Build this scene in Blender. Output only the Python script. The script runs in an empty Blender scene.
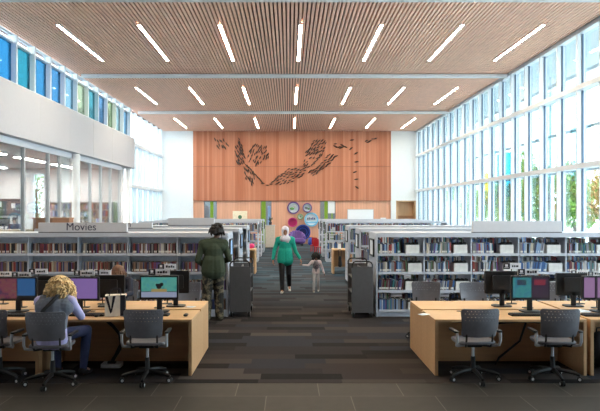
import bpy, math, random
from mathutils import Vector as V, Matrix, Euler
random.seed(11)
S = bpy.context.scene
COL = S.collection
F, HC, VX, VY = 600.0, 2.05, 289.0, 210.0      # focal in px, camera height, vanishing point
PI = math.pi

def at(px, py, D):
    return V(((px - VX) * D / F, D, HC + (VY - py) * D / F))
def X(px, D): return (px - VX) * D / F
def Z(py, D): return HC + (VY - py) * D / F

# ------------------------------------------------------------------ materials
def lin(c):
    out = []
    for v in c[:3]:
        v = v / 255.0
        out.append(v / 12.92 if v <= 0.04045 else ((v + 0.055) / 1.055) ** 2.4)
    return (*out, 1.0)

def nodes(m):
    nt = m.node_tree
    return nt, nt.nodes, nt.links, nt.nodes['Principled BSDF']

MATS = {}
def mat(name, c, rough=.55, metal=0.0, vary=.10, scale=14.0, bump=0.0, spec=.4):
    if name in MATS: return MATS[name]
    m = bpy.data.materials.new(name); m.use_nodes = True
    nt, N, L, b = nodes(m)
    b.inputs['Roughness'].default_value = rough
    b.inputs['Metallic'].default_value = metal
    b.inputs['Specular IOR Level'].default_value = spec
    base = lin(c)
    tc = N.new('ShaderNodeTexCoord')
    nz = N.new('ShaderNodeTexNoise'); nz.inputs['Scale'].default_value = scale; nz.inputs['Detail'].default_value = 4
    L.new(tc.outputs['Object'], nz.inputs['Vector'])
    r = N.new('ShaderNodeValToRGB')
    r.color_ramp.elements[0].position = .3; r.color_ramp.elements[1].position = .7
    r.color_ramp.elements[0].color = tuple(v * (1 - vary) for v in base[:3]) + (1,)
    r.color_ramp.elements[1].color = tuple(min(1, v * (1 + vary)) for v in base[:3]) + (1,)
    L.new(nz.outputs['Fac'], r.inputs['Fac']); L.new(r.outputs['Color'], b.inputs['Base Color'])
    if bump:
        bp = N.new('ShaderNodeBump'); bp.inputs['Strength'].default_value = bump; bp.inputs['Distance'].default_value = .01
        L.new(nz.outputs['Fac'], bp.inputs['Height']); L.new(bp.outputs['Normal'], b.inputs['Normal'])
    MATS[name] = m
    return m

def mat_emit(name, c, strength):
    m = bpy.data.materials.new(name); m.use_nodes = True
    nt, N, L, b = nodes(m)
    b.inputs['Base Color'].default_value = lin(c)
    b.inputs['Emission Color'].default_value = lin(c)
    b.inputs['Emission Strength'].default_value = strength
    MATS[name] = m
    return m

def mat_glass(name, c, refl=.06, frost=0.0, frostcol=(235, 240, 240)):
    m = bpy.data.materials.new(name); m.use_nodes = True
    nt = m.node_tree; N = nt.nodes; L = nt.links
    N.clear()
    out = N.new('ShaderNodeOutputMaterial')
    t = N.new('ShaderNodeBsdfTransparent'); t.inputs['Color'].default_value = lin(c)
    g = N.new('ShaderNodeBsdfGlossy'); g.inputs['Roughness'].default_value = .03
    lw = N.new('ShaderNodeLayerWeight'); lw.inputs['Blend'].default_value = .12
    mm = N.new('ShaderNodeMath'); mm.operation = 'MULTIPLY'; mm.inputs[1].default_value = .55
    L.new(lw.outputs['Fresnel'], mm.inputs[0])
    mx = N.new('ShaderNodeMixShader')
    L.new(mm.outputs[0], mx.inputs['Fac']); L.new(t.outputs[0], mx.inputs[1]); L.new(g.outputs[0], mx.inputs[2])
    last = mx
    if frost > 0:
        d = N.new('ShaderNodeBsdfTranslucent'); d.inputs['Color'].default_value = lin(frostcol)
        mx2 = N.new('ShaderNodeMixShader'); mx2.inputs['Fac'].default_value = frost
        L.new(mx.outputs[0], mx2.inputs[1]); L.new(d.outputs[0], mx2.inputs[2]); last = mx2
    L.new(last.outputs[0], out.inputs['Surface'])
    MATS[name] = m
    return m

def plank_mat(name, cols, width, axis='X', length=None, rough=.5, seam=.75, grain=40):
    """planks side by side along axis, each of its own tone"""
    m = bpy.data.materials.new(name); m.use_nodes = True
    nt, N, L, b = nodes(m)
    b.inputs['Roughness'].default_value = rough
    tc = N.new('ShaderNodeTexCoord'); sp = N.new('ShaderNodeSeparateXYZ'); L.new(tc.outputs['Object'], sp.inputs[0])
    d = N.new('ShaderNodeMath'); d.operation = 'DIVIDE'; d.inputs[1].default_value = width; L.new(sp.outputs[axis], d.inputs[0])
    of = N.new('ShaderNodeMath'); of.operation = 'ADD'; of.inputs[1].default_value = 157.0; L.new(d.outputs[0], of.inputs[0]); d = of
    fl = N.new('ShaderNodeMath'); fl.operation = 'FLOOR'; L.new(d.outputs[0], fl.inputs[0])
    fr = N.new('ShaderNodeMath'); fr.operation = 'FRACT'; L.new(d.outputs[0], fr.inputs[0])
    src = fl
    w = N.new('ShaderNodeTexWhiteNoise'); w.noise_dimensions = '2D'
    cb = N.new('ShaderNodeCombineXYZ'); L.new(fl.outputs[0], cb.inputs[0])
    if length:
        other = {'X': 'Z', 'Y': 'X', 'Z': 'X'}[axis]
        wn = N.new('ShaderNodeTexWhiteNoise'); wn.noise_dimensions = '1D'; L.new(fl.outputs[0], wn.inputs['W'])
        d2 = N.new('ShaderNodeMath'); d2.operation = 'DIVIDE'; d2.inputs[1].default_value = length; L.new(sp.outputs[other], d2.inputs[0])
        ad = N.new('ShaderNodeMath'); ad.operation = 'ADD'; d2b = N.new('ShaderNodeMath'); d2b.operation = 'ADD'; d2b.inputs[1].default_value = 131.0; L.new(d2.outputs[0], d2b.inputs[0]); L.new(d2b.outputs[0], ad.inputs[0]); L.new(wn.outputs['Value'], ad.inputs[1])
        f2 = N.new('ShaderNodeMath'); f2.operation = 'FLOOR'; L.new(ad.outputs[0], f2.inputs[0]); L.new(f2.outputs[0], cb.inputs[1])
    L.new(cb.outputs[0], w.inputs['Vector'])
    r = N.new('ShaderNodeValToRGB'); r.color_ramp.interpolation = 'LINEAR'
    els = r.color_ramp.elements
    for i, c in enumerate(cols):
        p = i / (len(cols) - 1)
        e = els[0] if i == 0 else (els[1] if i == len(cols) - 1 else els.new(p))
        e.position = p; e.color = lin(c)
    L.new(w.outputs['Value'], r.inputs['Fac'])
    nz = N.new('ShaderNodeTexNoise'); nz.inputs['Scale'].default_value = grain; nz.inputs['Detail'].default_value = 3
    mp = N.new('ShaderNodeMapping')
    mp.inputs['Scale'].default_value = {'X': (1, 1, .06), 'Y': (.06, 1, 1), 'Z': (.06, 1, 1)}[axis]
    L.new(tc.outputs['Object'], mp.inputs[0]); L.new(mp.outputs[0], nz.inputs['Vector'])
    mr = N.new('ShaderNodeMapRange'); mr.inputs['To Min'].default_value = .82; mr.inputs['To Max'].default_value = 1.16
    L.new(nz.outputs['Fac'], mr.inputs['Value'])
    lt = N.new('ShaderNodeMath'); lt.operation = 'LESS_THAN'; lt.inputs[1].default_value = .05; L.new(fr.outputs[0], lt.inputs[0])
    sm = N.new('ShaderNodeMapRange'); sm.inputs['To Min'].default_value = 1.0; sm.inputs['To Max'].default_value = seam
    L.new(lt.outputs[0], sm.inputs['Value'])
    mu = N.new('ShaderNodeMath'); mu.operation = 'MULTIPLY'; L.new(mr.outputs[0], mu.inputs[0]); L.new(sm.outputs[0], mu.inputs[1])
    mx = N.new('ShaderNodeMix'); mx.data_type = 'RGBA'; mx.blend_type = 'MULTIPLY'; mx.inputs[0].default_value = 1
    L.new(r.outputs['Color'], mx.inputs[6]); L.new(mu.outputs[0], mx.inputs[7])
    L.new(mx.outputs[2], b.inputs['Base Color'])
    MATS[name] = m
    return m

# ------------------------------------------------------------------ mesh builder
class MB:
    def __init__(self): self.v = []; self.f = []; self.m = []; self.mats = []
    def slot(self, m):
        if m not in self.mats: self.mats.append(m)
        return self.mats.index(m)
    def add(self, vs, fs, m=None):
        o = len(self.v); self.v += [tuple(p) for p in vs]
        k = self.slot(m) if m else 0
        for f in fs: self.f.append([i + o for i in f]); self.m.append(k)
        return self
    def box(self, x0, x1, y0, y1, z0, z1, m=None, M=None):
        vs = [V((x, y, z)) for z in (z0, z1) for y in (y0, y1) for x in (x0, x1)]
        if M: vs = [M @ p for p in vs]
        return self.add(vs, [(0, 2, 3, 1), (4, 5, 7, 6), (0, 1, 5, 4), (2, 6, 7, 3), (0, 4, 6, 2), (1, 3, 7, 5)], m)
    def rbox(self, x0, x1, y0, y1, z0, z1, r=.01, n=3, axis='Z', m=None, M=None):
        """box with rounded edges along one axis"""
        lo = {'Z': (x0, x1, y0, y1, z0, z1), 'Y': (x0, x1, z0, z1, y0, y1), 'X': (y0, y1, z0, z1, x0, x1)}[axis]
        a0, a1, b0, b1, c0, c1 = lo
        r = min(r, (a1 - a0) / 2.01, (b1 - b0) / 2.01)
        pts = []
        for cx, cy, s in ((a1 - r, b1 - r, 0), (a0 + r, b1 - r, 1), (a0 + r, b0 + r, 2), (a1 - r, b0 + r, 3)):
            for k in range(n + 1):
                t = (s + k / n) * PI / 2
                pts.append((cx + r * math.cos(t), cy + r * math.sin(t)))
        return self.prism(pts, c0, c1, axis, m, M)
    def prism(self, pts, c0, c1, axis='Z', m=None, M=None):
        f = {'Z': lambda a, b, c: V((a, b, c)), 'Y': lambda a, b, c: V((a, c, b)), 'X': lambda a, b, c: V((c, a, b))}[axis]
        n = len(pts)
        vs = [f(a, b, c0) for a, b in pts] + [f(a, b, c1) for a, b in pts]
        if M: vs = [M @ p for p in vs]
        fs = [(i, (i + 1) % n, n + (i + 1) % n, n + i) for i in range(n)] + [tuple(range(n - 1, -1, -1)), tuple(range(n, 2 * n))]
        if axis == 'Y': fs = [tuple(reversed(q)) for q in fs]
        return self.add(vs, fs, m)
    def frame(self, d):
        d = d.normalized(); u = d.cross(V((0, 0, 1)))
        if u.length < 1e-4: u = V((1, 0, 0))
        u.normalize(); return u, d.cross(u).normalized()
    def cyl(self, p0, p1, r0, r1=None, n=12, m=None):
        r1 = r0 if r1 is None else r1; p0, p1 = V(p0), V(p1)
        u, w = self.frame(p1 - p0); vs = []
        for p, r in ((p0, r0), (p1, r1)):
            for k in range(n):
                t = 2 * PI * k / n; vs.append(p + (u * math.cos(t) + w * math.sin(t)) * r)
        fs = [(k, (k + 1) % n, n + (k + 1) % n, n + k) for k in range(n)] + [tuple(range(n - 1, -1, -1)), tuple(range(n, 2 * n))]
        return self.add(vs, fs, m)
    def tube(self, pts, r, n=8, m=None):
        pts = [V(p) for p in pts]; vs = []
        rr = r if isinstance(r, (list, tuple)) else [r] * len(pts)
        prev = None
        for i, p in enumerate(pts):
            d = (pts[min(i + 1, len(pts) - 1)] - pts[max(i - 1, 0)])
            if prev is None: u, w = self.frame(d)
            else:
                dn = d.normalized(); u = (prev - dn * prev.dot(dn))
                u.normalize(); w = dn.cross(u).normalized()
            prev = u
            for k in range(n):
                t = 2 * PI * k / n; vs.append(p + (u * math.cos(t) + w * math.sin(t)) * rr[i])
        fs = []
        for i in range(len(pts) - 1):
            for k in range(n): fs.append((i * n + k, i * n + (k + 1) % n, (i + 1) * n + (k + 1) % n, (i + 1) * n + k))
        e = (len(pts) - 1) * n
        fs += [tuple(range(n - 1, -1, -1)), tuple(range(e, e + n))]
        return self.add(vs, fs, m)
    def caps(self, p0, r0, p1=None, r1=None, fd=None, fac=1.0, n=14, m=None):
        """tapered capsule, flattened along fd by fac"""
        p0 = V(p0); p1 = p0 + V((0, 0, .0005)) if p1 is None else V(p1); r1 = r0 if r1 is None else r1
        d = (p1 - p0).normalized(); u, w = self.frame(p1 - p0)
        vs = []; rings = []
        for k in range(1, 5):
            t = -PI / 2 + k * PI / 2 / 4.5; rings.append((p0 + d * (math.sin(t) * r0), math.cos(t) * r0))
        for k in range(1, 5):
            t = (k - .5) * PI / 2 / 4.5; rings.append((p1 + d * (math.sin(t) * r1), math.cos(t) * r1))
        tips = [p0 - d * r0, p1 + d * r1]
        allp = [(p + (u * math.cos(2 * PI * k / n) + w * math.sin(2 * PI * k / n)) * r) for p, r in rings for k in range(n)] + tips
        if fd is not None:
            fd = V(fd).normalized(); L2 = (p1 - p0).length_squared; q = []
            for p in allp:
                t = max(0, min(1, (p - p0).dot(p1 - p0) / L2)) if L2 > 1e-9 else 0
                c = p0 + (p1 - p0) * t; o = p - c
                q.append(p + fd * (o.dot(fd) * (fac - 1)))
            allp = q
        R = len(rings); fs = []
        for i in range(R - 1):
            for k in range(n): fs.append((i * n + k, i * n + (k + 1) % n, (i + 1) * n + (k + 1) % n, (i + 1) * n + k))
        a, b = R * n, R * n + 1
        for k in range(n):
            fs.append((a, (k + 1) % n, k)); fs.append((b, (R - 1) * n + k, (R - 1) * n + (k + 1) % n))
        return self.add(allp, fs, m)
    def ball(self, c, rx, ry=None, rz=None, n=16, m=None):
        ry = rx if ry is None else ry; rz = rx if rz is None else rz; c = V(c)
        h = n // 2; vs = [c + V((0, 0, -rz))]
        for i in range(1, h):
            t = -PI / 2 + PI * i / h
            for k in range(n):
                a = 2 * PI * k / n
                vs.append(c + V((rx * math.cos(t) * math.cos(a), ry * math.cos(t) * math.sin(a), rz * math.sin(t))))
        vs.append(c + V((0, 0, rz))); fs = []
        for k in range(n): fs.append((0, 1 + (k + 1) % n, 1 + k))
        for i in range(h - 2):
            for k in range(n): fs.append((1 + i * n + k, 1 + i * n + (k + 1) % n, 1 + (i + 1) * n + (k + 1) % n, 1 + (i + 1) * n + k))
        e = len(vs) - 1; o = 1 + (h - 2) * n
        for k in range(n): fs.append((e, o + k, o + (k + 1) % n))
        return self.add(vs, fs, m)
    def ring(self, c, R, r0, y0, y1, n=40, m=None):
        """flat ring in XZ plane between radii r0<R, thickness along Y"""
        c = V(c); vs = []
        for y in (y0, y1):
            for r in (r0, R):
                for k in range(n):
                    t = 2 * PI * k / n; vs.append((c.x + r * math.cos(t), y, c.z + r * math.sin(t)))
        fs = []
        for k in range(n):
            j = (k + 1) % n
            fs += [(k, j, n + j, n + k), (2 * n + k, 3 * n + k, 3 * n + j, 2 * n + j), (n + k, n + j, 3 * n + j, 3 * n + k), (k, 2 * n + k, 2 * n + j, j)]
        return self.add(vs, fs, m)
    def disc(self, c, R, y0, y1, n=40, m=None):
        c = V(c); return self.prism([(c.x + R * math.cos(2 * PI * k / n), c.z + R * math.sin(2 * PI * k / n)) for k in range(n)], y0, y1, 'Y', m)
    def mesh(self, name):
        me = bpy.data.meshes.new(name); me.from_pydata(self.v, [], self.f)
        for m in self.mats: me.materials.append(m)
        if len(self.mats) > 1: me.polygons.foreach_set('material_index', self.m)
        me.update(); return me
    def build(self, name, m=None, parent=None, smooth=False, loc=None, bevel=0):
        if m and not self.mats: self.mats = [m]
        me = self.mesh(name)
        o = bpy.data.objects.new(name, me); COL.objects.link(o)
        if smooth:
            me.polygons.foreach_set('use_smooth', [True] * len(me.polygons)); me.set_sharp_from_angle(angle=math.radians(40))
        if bevel:
            b = o.modifiers.new('bevel', 'BEVEL'); b.width = bevel; b.segments = 2; b.limit_method = 'ANGLE'
        if parent: o.parent = parent
        if loc: o.location = loc
        return o

def tag(o, label=None, cat=None, group=None, kind=None):
    if label: o['label'] = label
    if cat: o['category'] = cat
    if group: o['group'] = group
    if kind: o['kind'] = kind
    return o
def thing(name, label, cat, loc=(0, 0, 0), rz=0, group=None):
    o = bpy.data.objects.new(name, None); COL.objects.link(o); o.empty_display_size = .1
    o.location = loc; o.rotation_euler = (0, 0, rz)
    return tag(o, label, cat, group)
def struct(o, label=None): return tag(o, label, None, None, 'structure')
def kids(o): return [c for c in bpy.data.objects if c.parent is o]
def dup(src, loc, rz=0, label=None, group=None, tree=None):
    tree = tree or ([(c, kids(c)) for c in kids(src)])
    r = src.copy(); COL.objects.link(r); r.location = loc; r.rotation_euler = (0, 0, rz)
    if label: r['label'] = label
    if group: r['group'] = group
    for ch, gs in tree:
        c = ch.copy(); COL.objects.link(c); c.parent = r
        for g in gs:
            d = g.copy(); COL.objects.link(d); d.parent = c
    return r
def text(name, s, size, m, parent, loc, rot=(PI / 2, 0, 0), ext=.002):
    cu = bpy.data.curves.new(name, 'FONT'); cu.body = s; cu.size = size; cu.extrude = ext; cu.align_x = 'CENTER'
    t = bpy.data.objects.new(name, cu); COL.objects.link(t)
    me = bpy.data.meshes.new_from_object(t.evaluated_get(bpy.context.evaluated_depsgraph_get()))
    bpy.data.objects.remove(t)
    o = bpy.data.objects.new(name, me); COL.objects.link(o); me.materials.clear(); me.materials.append(m)
    o.parent = parent; o.location = loc; o.rotation_euler = rot
    return o
def flesh(mb, name, m, parent, voxel=.007, it=4, fac=.5):
    """fuse overlapping closed volumes into one continuous surface"""
    o = mb.build(name + '_raw', m)
    r = o.modifiers.new('r', 'REMESH'); r.mode = 'VOXEL'; r.voxel_size = voxel
    if it:
        s = o.modifiers.new('s', 'SMOOTH'); s.iterations = it; s.factor = fac
    me = bpy.data.meshes.new_from_object(o.evaluated_get(bpy.context.evaluated_depsgraph_get()))
    old = o.data; bpy.data.objects.remove(o); bpy.data.meshes.remove(old)
    me.name = name; me.materials.clear(); me.materials.append(m)
    me.polygons.foreach_set('use_smooth', [True] * len(me.polygons))
    q = bpy.data.objects.new(name, me); COL.objects.link(q); q.parent = parent
    return q

ORD = 'zeroth first second third fourth fifth sixth seventh eighth ninth tenth eleventh twelfth thirteenth fourteenth fifteenth sixteenth seventeenth eighteenth nineteenth twentieth'.split()
TENS = {2: 'twenty', 3: 'thirty', 4: 'forty', 5: 'fifty', 6: 'sixty'}
def ordn(n):
    if n <= 20: return ORD[n]
    t, u = divmod(n, 10)
    return (TENS[t][:-1] + 'ieth') if u == 0 else TENS[t] + '-' + ORD[u]

SKY = 8.0          # brightness of the sky in the picture
# ------------------------------------------------------------------ palette
white_paint = mat('white_paint', (226, 226, 228), .6, vary=.02)
white_metal = mat('white_metal', (214, 216, 222), .4, vary=.02)
shelf_white = mat('shelf_white', (190, 193, 204), .4, vary=.03)
grey_metal = mat('grey_metal', (150, 152, 158), .35, .6, vary=.05)
light_grey = mat('light_grey', (190, 190, 192), .5, vary=.05)
chrome = mat('chrome', (205, 207, 212), .3, .35, vary=.02)
black_plastic = mat('black_plastic', (30, 29, 31), .45, vary=.15)
dark_plastic = mat('dark_plastic', (44, 42, 43), .5, vary=.12)
chair_grey = mat('chair_grey', (112, 110, 116), .45, vary=.08)
trolley_grey = mat('trolley_grey', (92, 90, 92), .45, .2, vary=.06)
desk_wood = plank_mat('desk_wood', [(212, 168, 122), (222, 178, 132), (206, 160, 116), (218, 176, 130)], .11, 'Y', 1.6, .45, .97, 30)
panel_wood = plank_mat('panel_wood', [(206, 164, 122), (214, 172, 130), (200, 156, 114)], .12, 'Y', 1.4, .5, .98, 26)
wall_wood = plank_mat('wall_wood', [(168, 98, 68), (206, 140, 104), (226, 172, 138), (192, 120, 86), (238, 196, 162), (166, 94, 68), (216, 154, 118), (190, 126, 98)], .155, 'X', None, .5, .72, 14)
wall_wood2 = plank_mat('wall_wood2', [(212, 156, 128), (226, 172, 144), (232, 184, 156), (204, 146, 120), (222, 166, 138)], .155, 'X', None, .5, .75, 14)
slat_wood = plank_mat('slat_wood', [(248, 202, 178), (242, 192, 168), (252, 212, 190), (234, 180, 156), (248, 200, 176)], .1, 'X', None, .55, 1.0, 6)
slat_dark = mat('slat_dark', (128, 84, 74), .8)
glass = mat_glass('clear_glass', (234, 243, 246))
glass_room = mat_glass('partition_glass', (247, 250, 250))
lamp = mat_emit('lamp_diffuser', (255, 240, 208), 25.0)
room_lamp = mat_emit('room_lamp_diffuser', (250, 248, 240), 34.0)

def tile_mat():
    m = bpy.data.materials.new('floor_tile'); m.use_nodes = True
    nt, N, L, b = nodes(m); b.inputs['Roughness'].default_value = .6; b.inputs['Specular IOR Level'].default_value = .2
    tc = N.new('ShaderNodeTexCoord')
    br = N.new('ShaderNodeTexBrick'); br.offset = .37; br.inputs['Scale'].default_value = 1
    br.inputs['Brick Width'].default_value = .93; br.inputs['Row Height'].default_value = .49
    br.inputs['Mortar Size'].default_value = .006; br.inputs['Mortar Smooth'].default_value = .2
    br.inputs['Color1'].default_value = lin((54, 50, 47)); br.inputs['Color2'].default_value = lin((63, 58, 54))
    br.inputs['Mortar'].default_value = lin((92, 86, 80))
    mp = N.new('ShaderNodeMapping'); mp.inputs['Location'].default_value = (0.25, -7.1 + .49 * 15, 0)
    L.new(tc.outputs['Object'], mp.inputs[0]); L.new(mp.outputs[0], br.inputs['Vector'])
    nz = N.new('ShaderNodeTexNoise'); nz.inputs['Scale'].default_value = 7; nz.inputs['Detail'].default_value = 6
    L.new(tc.outputs['Object'], nz.inputs['Vector'])
    mr = N.new('ShaderNodeMapRange'); mr.inputs['To Min'].default_value = .8; mr.inputs['To Max'].default_value = 1.2; L.new(nz.outputs['Fac'], mr.inputs['Value'])
    mx = N.new('ShaderNodeMix'); mx.data_type = 'RGBA'; mx.blend_type = 'MULTIPLY'; mx.inputs[0].default_value = 1
    L.new(br.outputs['Color'], mx.inputs[6]); L.new(mr.outputs[0], mx.inputs[7]); L.new(mx.outputs[2], b.inputs['Base Color'])
    return m
def carpet_mat():
    """long carpet planks: charcoal and brown near the desks, blue-grey ones mixed in further down the aisle"""
    m = bpy.data.materials.new('carpet_planks'); m.use_nodes = True
    nt, N, L, b = nodes(m); b.inputs['Roughness'].default_value = .95; b.inputs['Specular IOR Level'].default_value = .1
    tc = N.new('ShaderNodeTexCoord'); sp = N.new('ShaderNodeSeparateXYZ'); L.new(tc.outputs['Object'], sp.inputs[0])
    def math_(op, a, v=None, b2=None):
        n = N.new('ShaderNodeMath'); n.operation = op; L.new(a, n.inputs[0])
        if b2 is not None: L.new(b2, n.inputs[1])
        elif v is not None: n.inputs[1].default_value = v
        return n.outputs[0]
    row = math_('FLOOR', math_('DIVIDE', sp.outputs['Y'], .25))
    wn = N.new('ShaderNodeTexWhiteNoise'); wn.noise_dimensions = '1D'; L.new(row, wn.inputs['W'])
    colx = math_('FLOOR', math_('ADD', math_('DIVIDE', sp.outputs['X'], 1.0), None, math_('MULTIPLY', wn.outputs['Value'], 7.0)))
    cb = N.new('ShaderNodeCombineXYZ'); L.new(row, cb.inputs[0]); L.new(colx, cb.inputs[1])
    w = N.new('ShaderNodeTexWhiteNoise'); w.noise_dimensions = '2D'; L.new(cb.outputs[0], w.inputs['Vector'])
    def ramp(cols):
        r = N.new('ShaderNodeValToRGB'); r.color_ramp.interpolation = 'CONSTANT'; els = r.color_ramp.elements
        for i, c in enumerate(cols):
            e = els[0] if i == 0 else (els[1] if i == 1 else els.new(i / len(cols)))
            e.position = i / len(cols); e.color = lin(c)
        L.new(w.outputs['Value'], r.inputs['Fac']); return r.outputs['Color']
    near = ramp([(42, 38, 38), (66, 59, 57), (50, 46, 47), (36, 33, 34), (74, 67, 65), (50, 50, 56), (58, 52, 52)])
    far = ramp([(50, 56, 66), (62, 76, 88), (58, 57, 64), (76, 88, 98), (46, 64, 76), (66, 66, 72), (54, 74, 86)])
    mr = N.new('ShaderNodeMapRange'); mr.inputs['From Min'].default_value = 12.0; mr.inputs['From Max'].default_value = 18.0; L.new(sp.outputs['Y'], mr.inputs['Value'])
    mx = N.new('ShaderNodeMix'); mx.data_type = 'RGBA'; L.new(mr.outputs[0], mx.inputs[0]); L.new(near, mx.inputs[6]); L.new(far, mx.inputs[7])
    nz = N.new('ShaderNodeTexNoise'); nz.inputs['Scale'].default_value = 120; L.new(tc.outputs['Object'], nz.inputs['Vector'])
    bp = N.new('ShaderNodeBump'); bp.inputs['Strength'].default_value = .4; bp.inputs['Distance'].default_value = .005; L.new(nz.outputs['Fac'], bp.inputs['Height'])
    L.new(bp.outputs['Normal'], b.inputs['Normal']); L.new(mx.outputs[2], b.inputs['Base Color'])
    return m

# ------------------------------------------------------------------ dimensions of the hall
CEIL = 6.81
XL, XR = -7.5, 7.75
YB = 36.2            # wood wall
YF = -1.6            # behind the camera
# ------------------------------------------------------------------ floor
struct(MB().box(-20, 7.9, YF, 7.1, -.12, 0).build('floor', tile_mat()), 'grey stone tile floor at the front')
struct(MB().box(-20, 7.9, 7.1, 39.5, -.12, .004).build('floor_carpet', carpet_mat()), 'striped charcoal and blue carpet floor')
# ceiling: wood slats below a dark deck
cb = MB(); x = XL - .05; k = 0
seams = [3.0, 5.45, 7.9, 10.35, 12.8, 15.25, 17.7, 20.15, 22.6, 25.05, 27.5, 29.95, 32.4, 34.85, 36.3]
while x < XR + .1:
    for y0, y1 in zip(seams[:-1], seams[1:]): cb.box(x, x + .062, y0, y1 - .018, CEIL, CEIL + .085)
    x += .1
struct(cb.build('ceiling', slat_wood), 'slatted wood ceiling')
struct(MB().box(XL - .4, XR + .5, YF, YB + .3, CEIL + .12, CEIL + .3).build('ceiling_deck', slat_dark), 'dark deck above the slats')
# beams under the ceiling
for i, (y, xa, xb) in enumerate(((13.3, -7.3, 7.7), (21.0, -7.25, 7.63), (28.85, -7.25, 7.66))):
    b = MB(); b.rbox(xa, xb, y - .09, y + .09, CEIL - .14, CEIL - .002, .05, 4, 'X')
    t = thing('ceiling_beam', ['grey beam across the very top of the photo, nearest of the three', 'long pale grey beam across the slatted ceiling, middle of the three', 'long pale grey beam across the slatted ceiling nearest the wood wall'][i], 'beam', (0, 0, 0), 0, 'beams under the ceiling')
    b.build('beam', white_paint, t, True)
    c = MB()
    for k in range(13):
        xx = xa + .6 + k * (xb - xa - 1.2) / 12
        c.cyl((xx, y - .1, CEIL - .1), (xx, y - .085, CEIL - .1), .03, .03, 8)
    c.build('sprinkler_cap', white_metal, t)
# ceiling lights; the last row is added out of view to brighten the foreground
rown = ['nearest', 'middle', 'farthest', 'unseen overhead']
side = ['far left', 'second from left', 'left of centre', 'centre', 'right of centre', 'second from right', 'far right']
proto = None
for r, y0 in enumerate((15.4, 23.25, 31.1, 7.55)):
    for k in range(7):
        xx = .3 + (k - 3) * 2.08
        lab = f'long white strip light in the {rown[r]} row of the ceiling, {side[k]}'
        if proto is None:
            proto = thing('ceiling_light', lab, 'ceiling light', (xx, y0, CEIL), 0, 'strip lights in the ceiling')
            hb = MB(); hb.box(-.055, -.038, 0, 3.7, -.014, .03); hb.box(.038, .055, 0, 3.7, -.014, .03); hb.box(-.055, .055, -.02, 0, -.014, .03); hb.box(-.055, .055, 3.7, 3.72, -.014, .03)
            hb.build('housing', white_metal, proto)
            MB().box(-.038, .038, 0, 3.7, -.01, .0).build('diffuser', lamp, proto)
            tree = [(c, []) for c in kids(proto)]
        else: dup(proto, (xx, y0, CEIL), 0, lab, None, tree)

# ------------------------------------------------------------------ back wall
def wall_holes(x0, x1, z0, z1, holes, y0, y1):
    """wall slab with rectangular holes (hx0,hx1,hz0,hz1)"""
    mb = MB(); xs = sorted({x0, x1, *[h[0] for h in holes], *[h[1] for h in holes]}); zs = sorted({z0, z1, *[h[2] for h in holes], *[h[3] for h in holes]})
    for a, b in zip(xs[:-1], xs[1:]):
        for c, d in zip(zs[:-1], zs[1:]):
            mx, mz = (a + b) / 2, (c + d) / 2
            if any(h[0] < mx < h[1] and h[2] < mz < h[3] for h in holes): continue
            mb.box(a, b, y0, y1, c, d)
    return mb
zs1, zs2 = 4.67, 2.61
bw0, bw1 = X(193, YB), X(391, YB)
struct(MB().box(bw0, bw1, YB, YB + .3, zs1 + .012, CEIL + .1).build('wall_back', wall_wood), 'upper wood clad wall')
struct(MB().box(bw0, bw1, YB, YB + .3, zs2, zs1 - .012).build('wall_back_middle', wall_wood), 'middle wood clad wall')
struct(MB().box(bw0, bw1, YB + .04, YB + .28, zs1 - .05, zs1 + .05).build('trim_1', slat_dark), 'dark joint in the wood wall')
YL = YB + .12
ops = [(204, 217), (260.5, 271.5), (320, 335.5)]
holes = [(X(a, YL), X(b, YL), 0, zs2 - .02) for a, b in ops]
# round openings of the play wall are built as recessed rings on this wall
struct(wall_holes(bw0, bw1, 0, zs2 - .02, holes, YL, YL + .2).build('wall_back_lower', wall_wood2), 'lower pink toned wood wall')
struct(MB().box(bw0, bw1, YB + .3, YB + .33, zs2 - .02, zs2 + .02).build('trim_2', slat_dark))
dr0, dr1 = X(396, YB), X(416, YB)
struct(wall_holes(bw1, XR + .6, 0, CEIL + .1, [(dr0, dr1, 0, Z(200.6, YB))], YB, YB + .3).build('wall_back_right', white_paint), 'white wall right of the wood')
struct(MB().box(XL - .6, bw0, YB, YB + .3, 0, CEIL + .1).build('wall_back_left', white_paint), 'white wall left of the wood')
# wooden door recess in the white wall
d = thing('door_1', None, None, ((dr0 + dr1) / 2, YB + .5, 0)); struct(d, 'wooden door recess in the white wall')
hw = (dr1 - dr0) / 2; hz = Z(200.6, YB)
tan = plank_mat('tan_door', [(214, 176, 138), (222, 186, 148), (206, 166, 128)], .3, 'X', None, .5, .95, 12)
fb = MB(); fb.box(-hw, -hw + .1, -.5, .1, 0, hz); fb.box(hw - .06, hw, -.5, .1, 0, hz); fb.box(-hw, hw, -.5, .1, hz - .06, hz); fb.build('frame', tan, d)
MB().box(-hw + .1, hw - .06, .02, .08, 1.7, hz - .06).build('panel', tan, d)
MB().box(-hw + .1, hw - .06, .06, .12, 0.004, 1.7).build('leaf', mat('brown_door', (176, 130, 96), .5), d)
MB().cyl((hw - .25, .05, .95), (hw - .25, .05, 1.25), .015).build('handle', chrome, d)
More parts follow.
